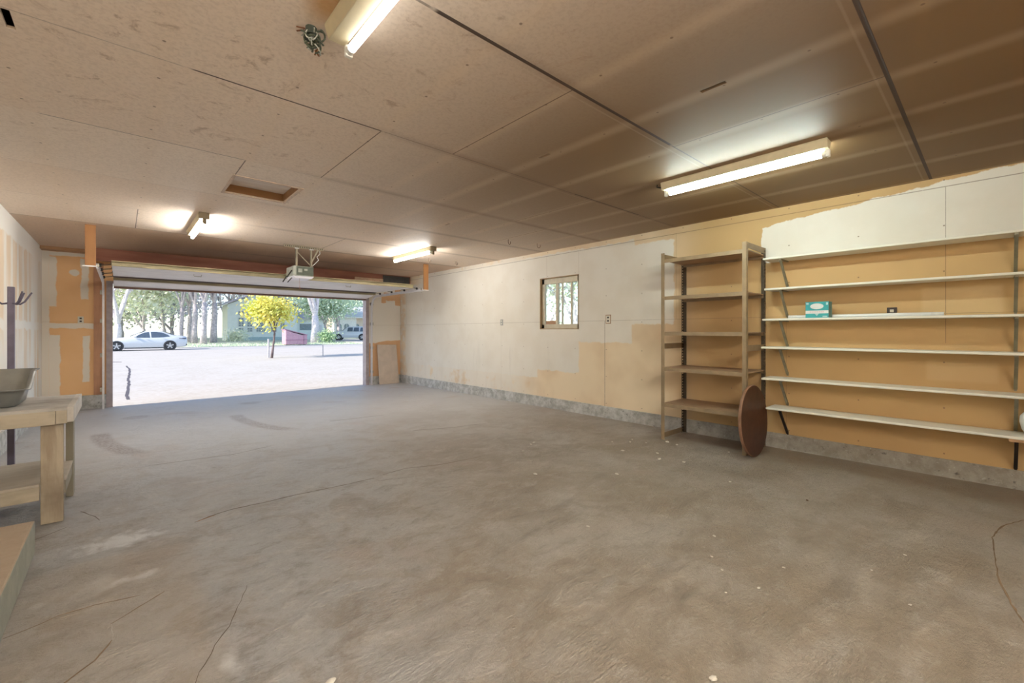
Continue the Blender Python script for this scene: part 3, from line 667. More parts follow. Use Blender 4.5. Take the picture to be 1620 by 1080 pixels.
# things on the shelves
GB = thing('glove_box', 'small teal and white cardboard box with a white oval opening on the third shelf', 'box', (5.335, 1.212, 1.4412), math.radians(-3))
TEAL = plain('teal card', (.04,.33,.35), .5, var=.08); CARD = plain('white card', (.70,.72,.70), .5, var=.03); PALE = plain('pale blue card', (.42,.60,.60), .5); TEALD = plain('teal side', (.10,.24,.23), .5); PINKC = plain('pink print', (.65,.45,.45), .5)
hx, hy, hz = .055, .101, .165
put('carton', MB().box(-hx,hx,-hy,hy,0,hz), TEALD, GB, bevel=.002)
put('front_print', MB().box(-hx-.001,-hx,-hy+.002,hy-.002,.002,hz-.002), TEAL, GB)
put('white_band', MB().box(-hx-.002,-hx-.001,-hy+.002,hy-.002,.045,.075), CARD, GB)
ov = [(.058*math.cos(a), .118+.030*math.sin(a)) for a in [k*PI/12 for k in range(24)]]
put('oval_opening', MB().prism(ov, 'x', -hx-.002, -hx-.001), CARD, GB)
m = MB(); [m.box(-hx-.003,-hx-.002,y_,y_+.010,.056,.066) for y_ in [-.06+k*.016 for k in range(8)]]
put('printed_line', m, PINKC, GB)
for b_ in ((-hy+.006,-hy+.022,.13,.155),(hy-.03,hy-.008,.138,.156),(-.09,-.05,.008,.02)): put('corner_print', MB().box(-hx-.002,-hx-.001,*b_), PALE, GB)
put('triangle_print', MB().prism([(-.02,.045),(.02,.045),(0,.02)], 'x', -hx-.003, -hx-.001), PALE, GB)
ft = thing('fluorescent_tube', 'long white tube lying along the back of the third white shelf', 'tube', (5.40, .90, 1.4412+.018))
put('glass_tube', MB().tube([(0,-.60,0),(0,.60,0)], .017, 14), plain('tube white glass', (.72,.73,.72), .25, var=.02), ft, smooth=False)
for s_ in (-1,1): put('end_cap', MB().tube([(0,s_*.60,0),(0,s_*.52,0)], .018, 14), plain('tube cap', (.62,.62,.6), .4), ft)
jug = thing('white_bucket', 'rounded white plastic container on the lowest shelf, cut off by the right edge', 'container', (5.305, -.238, .4805))
put('body', MB().lathe([(.03,0),(.07,.004),(.095,.05),(.108,.11),(.105,.155),(.085,.185),(.04,.20),(.0,.202)][:-1], n=28), plain('container white', (.78,.80,.78), .35, var=.03), jug, smooth=True)
put('cap', MB().lathe([(.035,.199),(.035,.22),(.03,.225)], n=20), plain('cap white', (.7,.72,.7), .4), jug)

# ---------------------------------------------------------------- sockets and switches
PLATE = plain('plate ivory', (.72,.68,.56), .35, var=.02); SLOT = plain('socket slots', (.05,.04,.035), .5); GREYP = plain('plate grey', (.36,.36,.33), .4)
def outlet(loc, face, label, pm, sm, kind='outlet', rim=None):
    t = thing('wall_%s' % kind, label, kind, loc, {'-x': 0, '-y': PI/2}[face], 'sockets and switches on the walls')
    if rim: put('rim', MB().box(-.003,0,-.047,.047,-.068,.068), rim, t)
    put('cover_plate', MB().box(-.008 if rim else -.007, -.003 if rim else 0, -.037,.037,-.058,.058), pm, t, bevel=.002)
    for z in (-.025,.025): put('socket', MB().box(-.011,-.007,-.014,.014,z-.013,z+.013), sm, t)
    return t
outlet((W, 3.925, 1.487), '-x', 'ivory wall socket with brown rim on the right wall, right of the window', PLATE, SLOT, rim=plain('rim brown', (.35,.20,.10), .6))
outlet((W, 6.41, 1.475), '-x', 'grey switch plate on the right wall, left of the window', GREYP, PLATE, 'switch')
outlet((W, .66, 1.475), '-x', 'dark socket plate behind the third white shelf', plain('plate dark brown', (.045,.03,.025), .4), PLATE)
outlet((-.522, F, 1.50), '-y', 'ivory wall socket on the orange wall left of the garage opening', PLATE, SLOT)
outlet((W, .66, 1.475), '-x', '', PLATE, PLATE) if False else None

# ---------------------------------------------------------------- plywood board leaning in the far corner
PLB = plain('pale board panel', (.62,.52,.43), .75, var=.08, scale=5)
pb = put('leaning_board', MB().prism([(-.27,0),(.27,0),(.245,1.0),(-.285,1.01)], 'y', -.008, .008), PLB, loc=(5.12, 10.40, fz(10.4)+.003), rot=(math.radians(-6.5), 0, 0), bevel=.002)
tag(pb, 'pale rectangular board leaning against the front wall in the far right corner', 'board')

# ---------------------------------------------------------------- wooden workbench, left edge
BW = wood('bench pine', (.46,.40,.30), (.62,.55,.43), 'x', dirt=.3); BWZ = wood('bench pine legs', (.27,.205,.14), (.56,.48,.36), 'z', dirt=.45); BT = wood('bench weathered top', (.44,.42,.39), (.62,.60,.57), 'x', dirt=.45); BE = wood('bench pale end grain', (.56,.52,.47), (.70,.67,.62), 'y', dirt=.3)
BSH = wood('bench shelf board', (.46,.40,.32), (.58,.53,.45), 'x', dirt=.2); BGR = wood('bench grey leg', (.26,.23,.17), (.36,.32,.24), 'z', dirt=.2)
zb = fz(4.6)
be = thing('workbench', 'rough wooden workbench with a lower shelf, cut off by the left edge', 'workbench', (-.62, 4.72, zb))
H_ = .80; x0, x1, y0, y1 = -.34, .345, -.41, .41
m = MB(); 
for a, b in ((y0, -.14), (-.137, .137), (.14, y1)): m.box(x0, x1-.004, a, b, H_-.024, H_)
put('top_board', m, BT, be, bevel=.002)
put('front_apron', MB().box(x0, x1-.062, y0-.002, y0+.036, H_-.115, H_-.022), BW, be, bevel=.002)
put('apron_block', MB().box(x1-.060, x1-.006, y0-.002, y0+.038, H_-.112, H_-.022), BW, be, bevel=.002)
put('back_apron', MB().box(x0, x1-.004, y1-.036, y1+.002, H_-.115, H_-.022), BW, be, bevel=.002)
put('end_apron', MB().box(x1-.006, x1+.028, y0-.002, y1+.002, H_-.105, H_+.002), BE, be, bevel=.003, label='pale worn end board')
put('leg', MB().box(x1-.135, x1-.025, y0+.036, y0+.085, .004, H_-.03), BWZ, be, bevel=.003)
put('leg', MB().box(x1-.055, x1-.012, y1-.175, y1-.036, .002, H_-.03), BGR, be, bevel=.003, label='grey weathered leg')
put('leg', MB().box(x0+.01, x0+.12, y0+.036, y0+.085, .004, H_-.03), BWZ, be, bevel=.003)
put('leg', MB().box(x0+.01, x0+.05, y1-.175, y1-.036, .002, H_-.03), BGR, be, bevel=.003)
put('shelf_board', MB().box(x0, x1-.137, y0+.0, y1-.03, .275, .292).box(x1-.137, x1-.014, y0+.087, y1-.177, .275, .292), BSH, be, bevel=.002)
put('shelf_rail', MB().box(x0, x1-.137, y0-.004, y0+.034, .185, .275), BW, be, bevel=.002)
put('shelf_end_rail', MB().prism([(y0+.087,.185),(y1-.178,.185),(y1-.178,.275),(y0+.087,.275)], 'x', x1-.055, x1-.018), BGR, be)

# grey plastic pan with one low side, on the bench
PG = plain('grey plastic', (.20,.20,.19), .38, var=.05, bump=.0); PGI = plain('grey plastic inside', (.30,.285,.25), .5, var=.08)
pn = thing('plastic_pan', 'grey plastic pan with one low side and a white sticker, sitting on the workbench', 'pan', (-.725, 4.735, zb+H_+.001))
def pan_ring(hx, hy, z, r, zfun=None, n=10):
    P = []
    for cx, cy, a0 in ((hx-r,hy-r,0),(-hx+r,hy-r,PI/2),(-hx+r,-hy+r,PI),(hx-r,-hy+r,1.5*PI)):
        for k in range(n):
            a = a0+PI/2*k/(n-1); x, y = cx+r*math.cos(a), cy+r*math.sin(a); P.append((x, y, zfun(x, y) if zfun else z))
    # denser straight runs so the low side can dip smoothly
    Q = []
    for i, p in enumerate(P):
        q = P[(i+1)%len(P)]; Q.append(p)
        if math.dist(p, q) > .1:
            for k in range(1, 10):
                t_ = k/10; x, y = p[0]+(q[0]-p[0])*t_, p[1]+(q[1]-p[1])*t_; Q.append((x, y, zfun(x, y) if zfun else z))
    return Q
def rimz(x, y, lo=.118, hi=.232):
    t_ = max(0, min(1, (y+.24)/.30)); t_ = t_*t_*(3-2*t_); return lo+(hi-lo)*t_
hx, hy = .195, .24
rings = [pan_ring(hx-.02,hy-.03,0,.07), pan_ring(hx-.005,hy-.012,.012,.08)]
for k in (1,2,3,4): rings.append(pan_ring(hx-.005+.010*k, hy-.012+.012*k, 0, .08, lambda x, y, k=k: .012+(rimz(x,y)-.012)*k/4))
rings.append(pan_ring(hx+.060, hy+.060, 0, .09, lambda x, y: rimz(x,y))); rings.append(pan_ring(hx+.060, hy+.060, 0, .09, lambda x, y: rimz(x,y)+.006))
rings.append(pan_ring(hx+.032, hy+.032, 0, .078, lambda x, y: rimz(x,y)+.006))
outer = MB(); outer.loft(rings, caps=False); outer.f([v_ for v_ in outer.bm.verts][:len(rings[0])][::-1])
put('body', outer, PG, pn, smooth=True)
inn = [pan_ring(hx+.033,hy+.033,0,.078, lambda x, y: rimz(x,y)+.005)]
for k in (3,2,1): inn.append(pan_ring(hx-.010+.010*k, hy-.016+.012*k, 0, .075, lambda x, y, k=k: .016+(rimz(x,y)-.016)*k/4))
inn += [pan_ring(hx-.010,hy-.018,.018,.075), pan_ring(hx-.03,hy-.04,.008,.06)]
im = MB(); im.loft(inn, caps=False); im.f([v_ for v_ in im.bm.verts][-len(inn[0]):])
put('inside', im, PGI, pn, smooth=True, label='paler inside of the pan')
put('sticker', MB().box(.04,.118,-hy-.012,-hy-.0115,.035,.09), plain('sticker white', (.72,.70,.66), .5), pn, rot=(math.radians(14),0,0), loc=(0,-.0,.0) if False else (0,.0215*0,0))
put('sticker_print', MB().prism([(.06,.058),(.085,.068),(.108,.060),(.085,.05)], 'y', -hy-.0135,-hy-.0125), plain('sticker print', (.25,.2,.15), .6), pn, rot=(math.radians(14),0,0))

# coat rack
CB = plain('coat rack purple grey', (.17,.15,.21), .45, .2)
cr = thing('coat_rack', 'dark square-post coat rack with upturned hooks standing behind the workbench', 'coat rack', (-.675, 5.42, fz(5.4)))
put('pole', MB().box(-.020,.020,-.020,.020,.02,1.695), CB, cr, bevel=.003)
for d in ((-1,0),(1,0),(.6,-.75),(.5,.8)):
    L_ = math.hypot(*d); a, b = d[0]/L_, d[1]/L_
    put('hook', MB().tube([(a*.015,b*.015,1.56),(a*.05,b*.05,1.553),(a*.075,b*.075,1.575),(a*.115,b*.115,1.655)], [.008,.007,.007,.006], 8), CB, cr)
put('base', MB().box(-.14,.14,-.018,.018,0,.03).box(-.018,.018,-.14,.14,0,.03), CB, cr)

# ---------------------------------------------------------------- crumbs of plaster on the floor
CH = plain('plaster crumb', (.66,.62,.55), .8); CHD = plain('dark crumb', (.12,.08,.05), .8)
def chip(x, y, r, mat, name, label, cat, group):
    m = MB(); rr_ = random.Random(int(x*1000+y*77)); bmesh.ops.create_icosphere(m.bm, subdivisions=2, radius=1)
    for v_ in m.bm.verts: v_.co = Vector((v_.co.x*r*rr_.uniform(.8,1.25), v_.co.y*r*.7*rr_.uniform(.8,1.2), max(-.35, v_.co.z)*r*.45+r*.15))
    o = put(name, m, mat, loc=(x, y, fz(y)+.001), rot=(0,0,rr_.uniform(0,3))); return tag(o, label, cat, group)
G1 = 'white plaster crumbs scattered on the floor by the shelving unit'
for x, y, r in ((3.389,2.324,.020),(4.82,2.60,.022),(4.782,2.46,.020),(4.293,2.43,.018),(4.115,2.308,.020),(4.104,2.74,.020),(4.197,2.086,.016),(4.90,1.93,.014),(4.50,2.9,.016),(4.6,2.75,.014),(4.35,3.05,.012),(4.62,2.95,.012)):
    chip(x, y, r, CH, 'plaster_crumb', 'small white plaster crumb on the floor in front of the metal shelving unit', 'crumb', G1)
G2 = 'white crumbs in the middle of the floor'
for x, y, r in ((3.282,3.462,.020),(2.836,2.831,.020),(3.64,3.654,.022),(3.55,3.62,.015),(2.331,1.829,.012)):
    chip(x, y, r, CH, 'plaster_crumb', 'small white plaster crumb out on the open middle of the floor', 'crumb', G2)
G3 = 'tiny crumbs on the near floor'
for x, y, r in ((2.819,1.2,.011),(2.725,.781,.009),(2.799,.27,.008),(2.415,.805,.009),(2.45,1.0,.008),(2.55,1.1,.008),(3.943,1.542,.012),(2.25,.9,.007),(3.4,.35,.008),(3.05,.45,.008)):
    chip(x, y, r, CH, 'plaster_crumb', 'tiny pale crumb on the near right part of the floor', 'crumb', G3)
chip(1.655, .709, .017, CH, 'plaster_crumb', 'flat pale crumb at the bottom edge right of the centre', 'crumb', None)
chip(.58, 1.66, .020, CH, 'plaster_crumb', 'long pale crumb at the bottom edge left of the centre', 'crumb', None)
chip(3.943, .97, .012, CHD, 'dark_crumb', 'small dark crumb on the floor in front of the wall shelves', 'crumb', None)

# ================================================================ OUTSIDE
def gz(y): 
    return -.095 if y < 46 else -.095+min(.16, (y-46)*.012)
DRV = NT('driveway dirt'); _n = DRV.noise(.8, 6, rough=.6); _n2 = DRV.noise(9, 5, rough=.7); DRV.bump(_n2, .3, .02)
DRV = DRV.done(DRV.mix(DRV.mr(_n2, .35, .7), DRV.mix(DRV.mr(_n, .35, .65), (.50,.44,.38), (.56,.50,.45)), (.60,.56,.52)), .9)
STR = plain('street asphalt pale', (.50,.47,.45), .9, var=.08, scale=2); GRS = NT('dry lawn'); _n = GRS.noise(1.2, 6, rough=.7); GRS.bump(GRS.noise(20,4), .6, .05)
GRS = GRS.done(GRS.mix(GRS.mr(_n, .35, .65), (.66,.64,.50), (.50,.56,.38)), .95)
KRB = plain('kerb concrete', (.52,.50,.47), .85)
g = MB(); g.box(-14, 45, F+.02, 26.6, -.35, -.062+.0); struct('driveway', MB().loft([[(-30,F+.14,-.35),(-30,39.6,-.35),(-30,39.6,-.095),(-30,F+.14,-.065)],[(60,F+.14,-.35),(60,39.6,-.35),(60,39.6,-.095),(60,F+.14,-.065)]]), DRV)
struct('street', MB().box(-60, 90, 39.6, 45.8, -.35, -.10), STR)
struct('kerb', MB().box(-60, 90, 45.8, 46.0, -.3, -.06), KRB)
lw = MB(); ys = [46.0, 50, 54, 59.5, 70, 130]
lw.loft([[(x,y,gz(y)) for y in ys]+[(x,130,-.4),(x,46,-.4)] for x in (-80, 120)]); struct('lawn', lw, GRS)
struct('side_yard', MB().box(5.7, 60, -20, F+.14, -.5, -.11), GRS)
struct('side_yard_left', MB().box(-30, LW-.2, -20, F+.14, -.5, -.11), GRS)
struct('driveway_front_drive', MB().box(20.0, 27.5, 46.3, 66, -.2, gz(66)+.012), plain('drive pale', (.55,.50,.46), .9))
# crack in the drive beside the left jamb
m = MB(); P = [(-.9,26.3),(-.3,26.5),(.085,26.2),(.164,22.5),(.22,20.9),(.205,19.4),(.151,16.9),(.14,14.9),(.08,12.4),(.121,11.45)]
prev = None
for i in range(len(P)-1):
    for k in range(6):
        t_ = k/6; x = P[i][0]+(P[i+1][0]-P[i][0])*t_+random.uniform(-.012,.012); y = P[i][1]+(P[i+1][1]-P[i][1])*t_
        zt = -.065-.03*(y-F)/(39.6-F)+.003; wv = (.028 if i > 1 else .16)*random.uniform(.85,1.1)
        dx_, dy_ = (wv, 0) if i > 1 else (0, wv)
        cur = [m.v(x-dx_,y-dy_,zt), m.v(x+dx_,y+dy_,zt), m.v(x+dx_,y+dy_,zt-.02), m.v(x-dx_,y-dy_,zt-.02)]
        if prev and i != 2:
            for q in range(4): m.f([prev[q],prev[(q+1)%4],cur[(q+1)%4],cur[q]])
        prev = cur
put('crack', m, plain('asphalt crack', (.10,.085,.10), .9), bpy.data.objects['driveway'], label='dark crack running away through the driveway')

# ---------------------------------------------------------------- trees
BARK = plain('bark grey', (.50,.45,.46), .9, var=.25, scale=6); BARKP = plain('bark pale', (.68,.63,.65), .9, var=.15, scale=6); BARKD = plain('bark dark', (.17,.13,.13), .9, var=.3, scale=6)
def leafmat(name, c1, c2):
    t = NT(name); f_ = t.noise(1.4, 4, t.obj()); r_ = t.white(t.pos())
    return t.done(t.mix(t.mr(f_, .35, .65), c1, c2), .8, 0, .2)
YEL = leafmat('leaves yellow', (.90,.74,.16), (.74,.78,.22)); GRN = leafmat('leaves green', (.52,.66,.44), (.72,.80,.60)); PGR = leafmat('leaves pale green', (.74,.80,.58), (.84,.86,.68)); LIL = leafmat('twigs lilac grey', (.74,.70,.74), (.86,.83,.84)); DGR = leafmat('leaves dark green', (.30,.45,.25), (.45,.58,.32))
def grow(m, rr, p, d, L_, r, depth, tips, spread=.5, kids_=3):
    P = [p]; q = p.copy(); dd = d.copy(); n = 4
    for k in range(n):
        dd = (dd + Vector((rr.uniform(-.12,.12), rr.uniform(-.12,.12), rr.uniform(-.03,.08)))).normalized(); q = q + dd*L_/n; P.append(q.copy())
    m.tube(P, [r*(1-.12*k) for k in range(n+1)], 7 if depth > 1 else 5, caps=False)
    if depth == 0: tips.append(q); return
    for k in range(kids_):
        a = rr.uniform(0, 2*PI); e = rr.uniform(spread*.6, spread*1.4); o1 = dd.orthogonal().normalized(); o2 = dd.cross(o1)
        nd = (dd*math.cos(e) + (o1*math.cos(a)+o2*math.sin(a))*math.sin(e)).normalized(); nd.z = max(nd.z, -.1)
        s0 = P[-1] if k < 2 else P[-2]; grow(m, rr, s0, nd, L_*rr.uniform(.62,.85), r*.60, depth-1, tips, spread, kids_)
    tips.append(q)
def leaves(m, rr, centres, R, n, size, zs=.8):
    for _ in range(n):
        c = rr.choice(centres); u_ = Vector((rr.gauss(0,1), rr.gauss(0,1), rr.gauss(0,1)*zs))*R*.5; p = c+u_
        a = Vector((rr.uniform(-1,1), rr.uniform(-1,1), rr.uniform(-1,1))).normalized(); b = a.orthogonal().normalized()*size*rr.uniform(.5,1.2); a = a*size*rr.uniform(.5,1.2)
        m.f([m.bm.verts.new(p-a-b*.4), m.bm.verts.new(p+a*.2-b), m.bm.verts.new(p+a+b*.3), m.bm.verts.new(p-a*.1+b)])
def tree(x, y, H_, r, label, bark, leaf, nl, size, lean=(0,0), depth=3, spread=.5, group=None, R=1.0, trunk=.35, seed=1, name='tree', kids_=3, cat='tree'):
    rr = random.Random(seed); t = thing(name, label, cat, (x, y, gz(y)-.02), 0, group)
    m = MB(False); tips = []; tl = H_*trunk
    top_ = Vector((lean[0]*tl, lean[1]*tl, tl)); m.tube([(0,0,0),top_*.35,top_*.7+Vector((.02*H_*.2,0,0)),top_], [r*1.25,r,r*.9,r*.8], 9)
    for k in range(kids_+1):
        a = k*2*PI/(kids_+1)+rr.uniform(-.4,.4); e = rr.uniform(spread*.5, spread*1.2) if k else .08
        d = Vector((math.cos(a)*math.sin(e)+lean[0], math.sin(a)*math.sin(e)+lean[1], math.cos(e))).normalized()
        grow(m, rr, top_, d, (H_-tl)*.42, r*.6, depth-1, tips, spread, kids_)
    put('trunk', m, bark, t, smooth=True)
    if nl:
        lm = MB(False); leaves(lm, rr, tips, R, nl, size); put('foliage', lm, leaf, t)
    return t
G = 'trees across the street'
tree(5.74, 24.83, 3.15, .055, 'young tree with bright yellow leaves standing alone at the edge of the driveway', BARKD, YEL, 2600, .075, (.10,0), 3, .62, None, .62, .42, 5)
tree(-.3, 56.6, 11, .30, 'bare grey tree with a forked trunk behind the white sedan, leftmost in the opening', BARKP, LIL, 2600, .13, (.02,0), 4, .5, G, 1.6, .18, 2)
tree(-2.6, 60, 12, .28, 'bare tree leaning out behind the bonnet of the white sedan', BARKP, LIL, 2000, .13, (.35,0), 4, .5, G, 1.8, .15, 21)
tree(1.9, 66, 10, .22, 'pale green leafy tree behind the roof of the white sedan', BARK, PGR, 6000, .18, (0,0), 3, .6, G, 2.6, .15, 3)
tree(4.0, 70, 10.5, .22, 'pale green leafy tree behind the boot of the white sedan', BARK, PGR, 6000, .18, (0,0), 3, .6, G, 2.8, .15, 4)
for i, (x, y, r, lab) in enumerate(((4.68,57.66,.20,'leftmost'),(5.79,62.05,.22,'second from the left'),(5.72,56.72,.27,'middle one'),(6.2,53.83,.26,'second from the right'),(7.6,57.97,.30,'rightmost'))):
    tree(x, y, 10+i*.4, r, 'rough dark trunk in the row beside the green house, %s' % lab, BARK, LIL, 2300, .14, (.02,0), 4, .42, 'row of dark trunks beside the green house', 1.5, .38, 30+i)
tree(16.6, 52.4, 10.5, .42, 'large bare tree with a thick pale trunk behind the maroon dumpster', BARKP, LIL, 900, .12, (0,0), 4, .55, G, 1.4, .30, 8)
tree(19.3, 57.0, 6.2, .16, 'green leafy tree between the big bare tree and the white off-road car', BARK, GRN, 5200, .15, (0,0), 3, .6, G, 1.7, .3, 9)
tree(17.2, 50.0, 1.5, .05, 'low dark green bush right of the thick pale trunk', BARK, DGR, 1500, .08, (0,0), 2, .8, None, .7, .1, 10, 'bush', 3, 'bush')
tree(10.6, 62.0, 1.2, .05, 'low dry bush at the left corner of the green house', BARK, PGR, 1400, .09, (0,0), 2, .9, None, 1.0, .1, 11, 'bush', 3, 'bush')
tree(26.5, 72, 11, .3, 'tall green tree behind the tan house at the right', BARK, GRN, 6500, .2, (0,0), 3, .6, G, 2.6, .2, 12)
tree(13, 84, 12, .3, 'tall tree rising behind the roof of the green house', BARK, LIL, 5200, .2, (0,0), 4, .5, G, 2.6, .2, 13)
for i, (x, y) in enumerate(((-6,78),(0,84),(6,88),(22,88),(33,90))):
    tree(x, y, 11, .3, 'hazy tree in the far row behind the houses, %s' % ('leftmost','second from the left','in the middle','second from the right','rightmost')[i], BARK, (LIL,PGR,LIL,PGR,GRN)[i], 5200, .26, (0,0), 3, .6, 'far row of trees', 3.2, .12, 40+i)
# seen through the small window
tree(12.6, 10.2, 5.5, .12, 'leafy tree right outside, seen through the small window', BARKP, PGR, 5200, .08, (0,0), 3, .6, 'trees seen through the window', 1.6, .2, 14)
tree(14.6, 14.0, 6, .14, 'second leafy tree further off, seen through the small window', BARKP, PGR, 5200, .09, (0,0), 3, .6, 'trees seen through the window', 1.8, .2, 15)
# weeds at the far kerb and grass tufts: uncountable
gm = MB(False); rr = random.Random(9)
for _ in range(5200):
    x = rr.uniform(4.5, 30); y = 46.2+abs(rr.gauss(0,1))*3.2; h = rr.uniform(.04,.20)
    if 20 < x < 27.5: continue
    a = rr.uniform(0,PI); p = Vector((x,y,gz(y)-.01)); d = Vector((math.cos(a),math.sin(a),0))*.03
    gm.f([gm.bm.verts.new(p-d), gm.bm.verts.new(p+d), gm.bm.verts.new(p+Vector((rr.uniform(-.05,.05),rr.uniform(-.05,.05),h)))])
tag(put('grass_tufts', gm, GRN), 'green and dry grass tufts on the verge across the street', 'grass', None, 'stuff')

# ---------------------------------------------------------------- houses
HGR = plain('house green stucco', (.80,.84,.79), .85, var=.03, scale=2); HBASE = plain('house base green', (.45,.56,.56), .85); HROOF = plain('shingles', (.52,.47,.50), .9, var=.15); HWIN = plain('window dark', (.22,.27,.29), .2, var=.3); HWF = plain('window grid white', (.70,.72,.68), .6)
HT = plain('house tan stucco', (.80,.66,.56), .85, var=.05, scale=2); HTW = plain('house white trim', (.82,.80,.76), .8)
hh = thing('green_house', 'pale green gabled house across the street with tall gridded windows', 'house', (14.3, 66, gz(66)))
hw = 4.15; zo = .0
gab = [(-hw,0),(hw,0),(hw,4.7),(0,6.6),(-hw,4.7)]
put('gable_wall', MB().prism(gab, 'y', 0, 4), HGR, hh)
put('base_band', MB().box(-hw-.02, hw+.02, -.03, 0, 0, .45), HBASE, hh)
rf = MB()
for s_ in (-1,1): rf.loft([[(s_*(hw+.7),y,4.48),(0,y,6.68),(0,y,6.86),(s_*(hw+.7),y,4.66)] for y in (-.8,4.3)])
put('roof', rf, HROOF, hh)
def gwin(x, z, w, h, nx_, nz_):
    w_ = put('window', MB().box(x-w/2, x+w/2, -.03, .0, z, z+h), HWIN, hh); g_ = MB()
    for i in range(nx_+1): xx = x-w/2+w*i/nx_; g_.box(xx-.03, xx+.03, -.05, -.03, z, z+h)
    for i in range(nz_+1): zz = z+h*i/nz_; g_.box(x-w/2, x+w/2, -.05, -.03, zz-.03, zz+.03)
    put('window_grid', g_, HWF, w_)
for x in (-2.65, -1.65): gwin(x, 3.35, .6, .5, 2, 2); gwin(x, 1.85, .6, 1.15, 2, 4); gwin(x, 1.15, .6, .5, 2, 2)
gwin(-.35, 3.35, 1.1, .5, 4, 2); gwin(-.35, 1.85, 1.1, 1.15, 4, 4); gwin(-.35, 1.15, 1.1, .5, 4, 2)
gwin(1.1, 1.15, .9, .5, 3, 2); gwin(2.3, 1.5, .5, .9, 2, 2)
wg = thing('house_wing', 'low pale wing with a dark porch attached to the right of the green house', 'house', (20.6, 68, gz(66)))
put('wall', MB().box(-2.35, 2.3, 0, 6, 0, 3.1), HGR, wg); put('roof', MB().loft([[(-2.4,-.7,3.0),(2.6,-.7,3.0),(2.6,3,4.3),(-2.4,3,4.3)],[(-2.4,-.7,3.15),(2.6,-.7,3.15),(2.6,3,4.45),(-2.4,3,4.45)]]), HROOF, wg)
put('window', MB().box(-1.2,.4,-.03,0,1.4,2.3), HWIN, wg); put('door', MB().box(1.0,1.9,-.03,0,.1,2.2), plain('porch door', (.66,.66,.64), .6), wg)
h2 = thing('tan_house', 'low tan house with arched windows behind the white off-road car', 'house', (33, 76, gz(66)))
put('wall', MB().box(-6.0, 8, 0, 8, 0, 3.6), HT, h2)
put('porch_wall', MB().box(-6.2, -2.4, -1.2, -.02, 0, 3.5), HTW, h2)
put('roof', MB().loft([[(-6.8,-1.9,3.5),(8.5,-1.9,3.5),(6,4,5.6),(-4.5,4,5.6)],[(-6.8,-1.9,3.7),(8.5,-1.9,3.7),(6,4,5.8),(-4.5,4,5.8)]]), plain('pale shingles', (.74,.71,.70), .9), h2)
for x in (-5.4,-4.1,-1.8,-.2,1.4):
    y_ = -1.2 if x < -2.4 else 0; r_ = .42
    poly = [(x-r_,1.0),(x+r_,1.0),(x+r_,2.1)]+[(x+r_*math.cos(a),2.1+r_*math.sin(a)) for a in [k*PI/10 for k in range(1,10)]]+[(x-r_,2.1)]
    w_ = put('arched_window', MB().prism(poly, 'y', y_-.04, y_), HWIN, h2); put('window_bar', MB().box(x-.03,x+.03,y_-.06,y_-.04,1.0,2.5).box(x-r_,x+r_,y_-.06,y_-.04,1.6,1.66), HWF, w_)

# ---------------------------------------------------------------- maroon dumpster, post and rail, far fence
MAR = plain('maroon steel', (.50,.30,.36), .6, var=.1); MARD = plain('maroon lid', (.36,.20,.27), .5)
du = thing('dumpster', 'maroon metal dumpster with a sloping lid at the far side of the street', 'dumpster', (12.9, 46.9, gz(46.9)+.0))
pr = [(-.98,0),(.98,0),(.98,.95),(.55,.95),(-.98,1.42)]
put('bin', MB().prism([(-.98,.08),(.98,.08),(.98,1.0),(-.98,1.0)], 'y', -.7, .7).prism([(-.98,1.0),(.4,1.0),(-.98,1.5)], 'y', -.7, .7), MAR, du, bevel=.02)
put('lid', MB().prism([(-1.06,1.52),(-1.04,1.60),(1.02,.98+.06),(1.0,.98)], 'y', -.74, .74), MARD, du)
put('rib', MB().box(-1.0,1.0,-.74,-.70,.48,.56).box(.6,.68,-.74,-.70,.1,.95), MARD, du)
put('skid', MB().box(-.9,-.7,-.6,.6,0,.08).box(.7,.9,-.6,.6,0,.08), BEAM2, du)
fence = thing('rail_fence', 'thin low pipe rail with an end post beside the yellow tree', 'rail', (5.62, 24.95, -.075))
put('post', MB().tube([(2.80,.30,0),(2.80,.30,.60)], .028, 10), plain('pipe grey', (.42,.40,.42), .5, .3), fence)
put('post', MB().tube([(0,0,0),(0,0,.98)], .045, 10), plain('pipe white', (.52,.50,.54), .5, .1), fence)
put('rail', MB().tube([(0,0,.60),(2.80,.30,.60)], .018, 8), plain('pipe pale', (.6,.58,.58), .5, .2), fence)

# ---------------------------------------------------------------- cars
CW = plain('car white paint', (.66,.68,.70), .22, var=.02, bump=0); CG = plain('car glass', (.10,.13,.17), .12, var=.1, bump=0); TY = plain('tyre', (.03,.03,.035), .8); RIM = plain('rim silver', (.52,.53,.56), .3, .6); LMP = plain('tail lamp dark', (.09,.09,.13), .3); HLM = plain('head lamp', (.60,.62,.64), .15)
def wheel(parent, x, y, r, w):
    s_ = -1 if y < 0 else 1
    t = put('wheel', MB().tube([(x,y-w/2,r),(x,y-w/2+.03,r),(x,y+w/2-.03,r),(x,y+w/2,r)], [r*.93,r,r,r*.93], 28), TY, parent)
    m = MB(); yo = y+s_*w/2
    m.tube([(x,yo-.01*s_,r),(x,yo+.004*s_,r)], r*.70, 24, mi=1)
    for k in range(5):
        a = k*2*PI/5+.3; m.bar((x+.04*math.cos(a),yo+.012*s_,r+.04*math.sin(a)),(x+r*.66*math.cos(a),yo+.012*s_,r+r*.66*math.sin(a)),.07*r/.33,.02,(0,1,0))
    m.tube([(x,yo,r),(x,yo+.028*s_,r)], .06, 12)
    # rim lip
    rg = MB(); put('rim', m, [RIM, BEAM2], t)
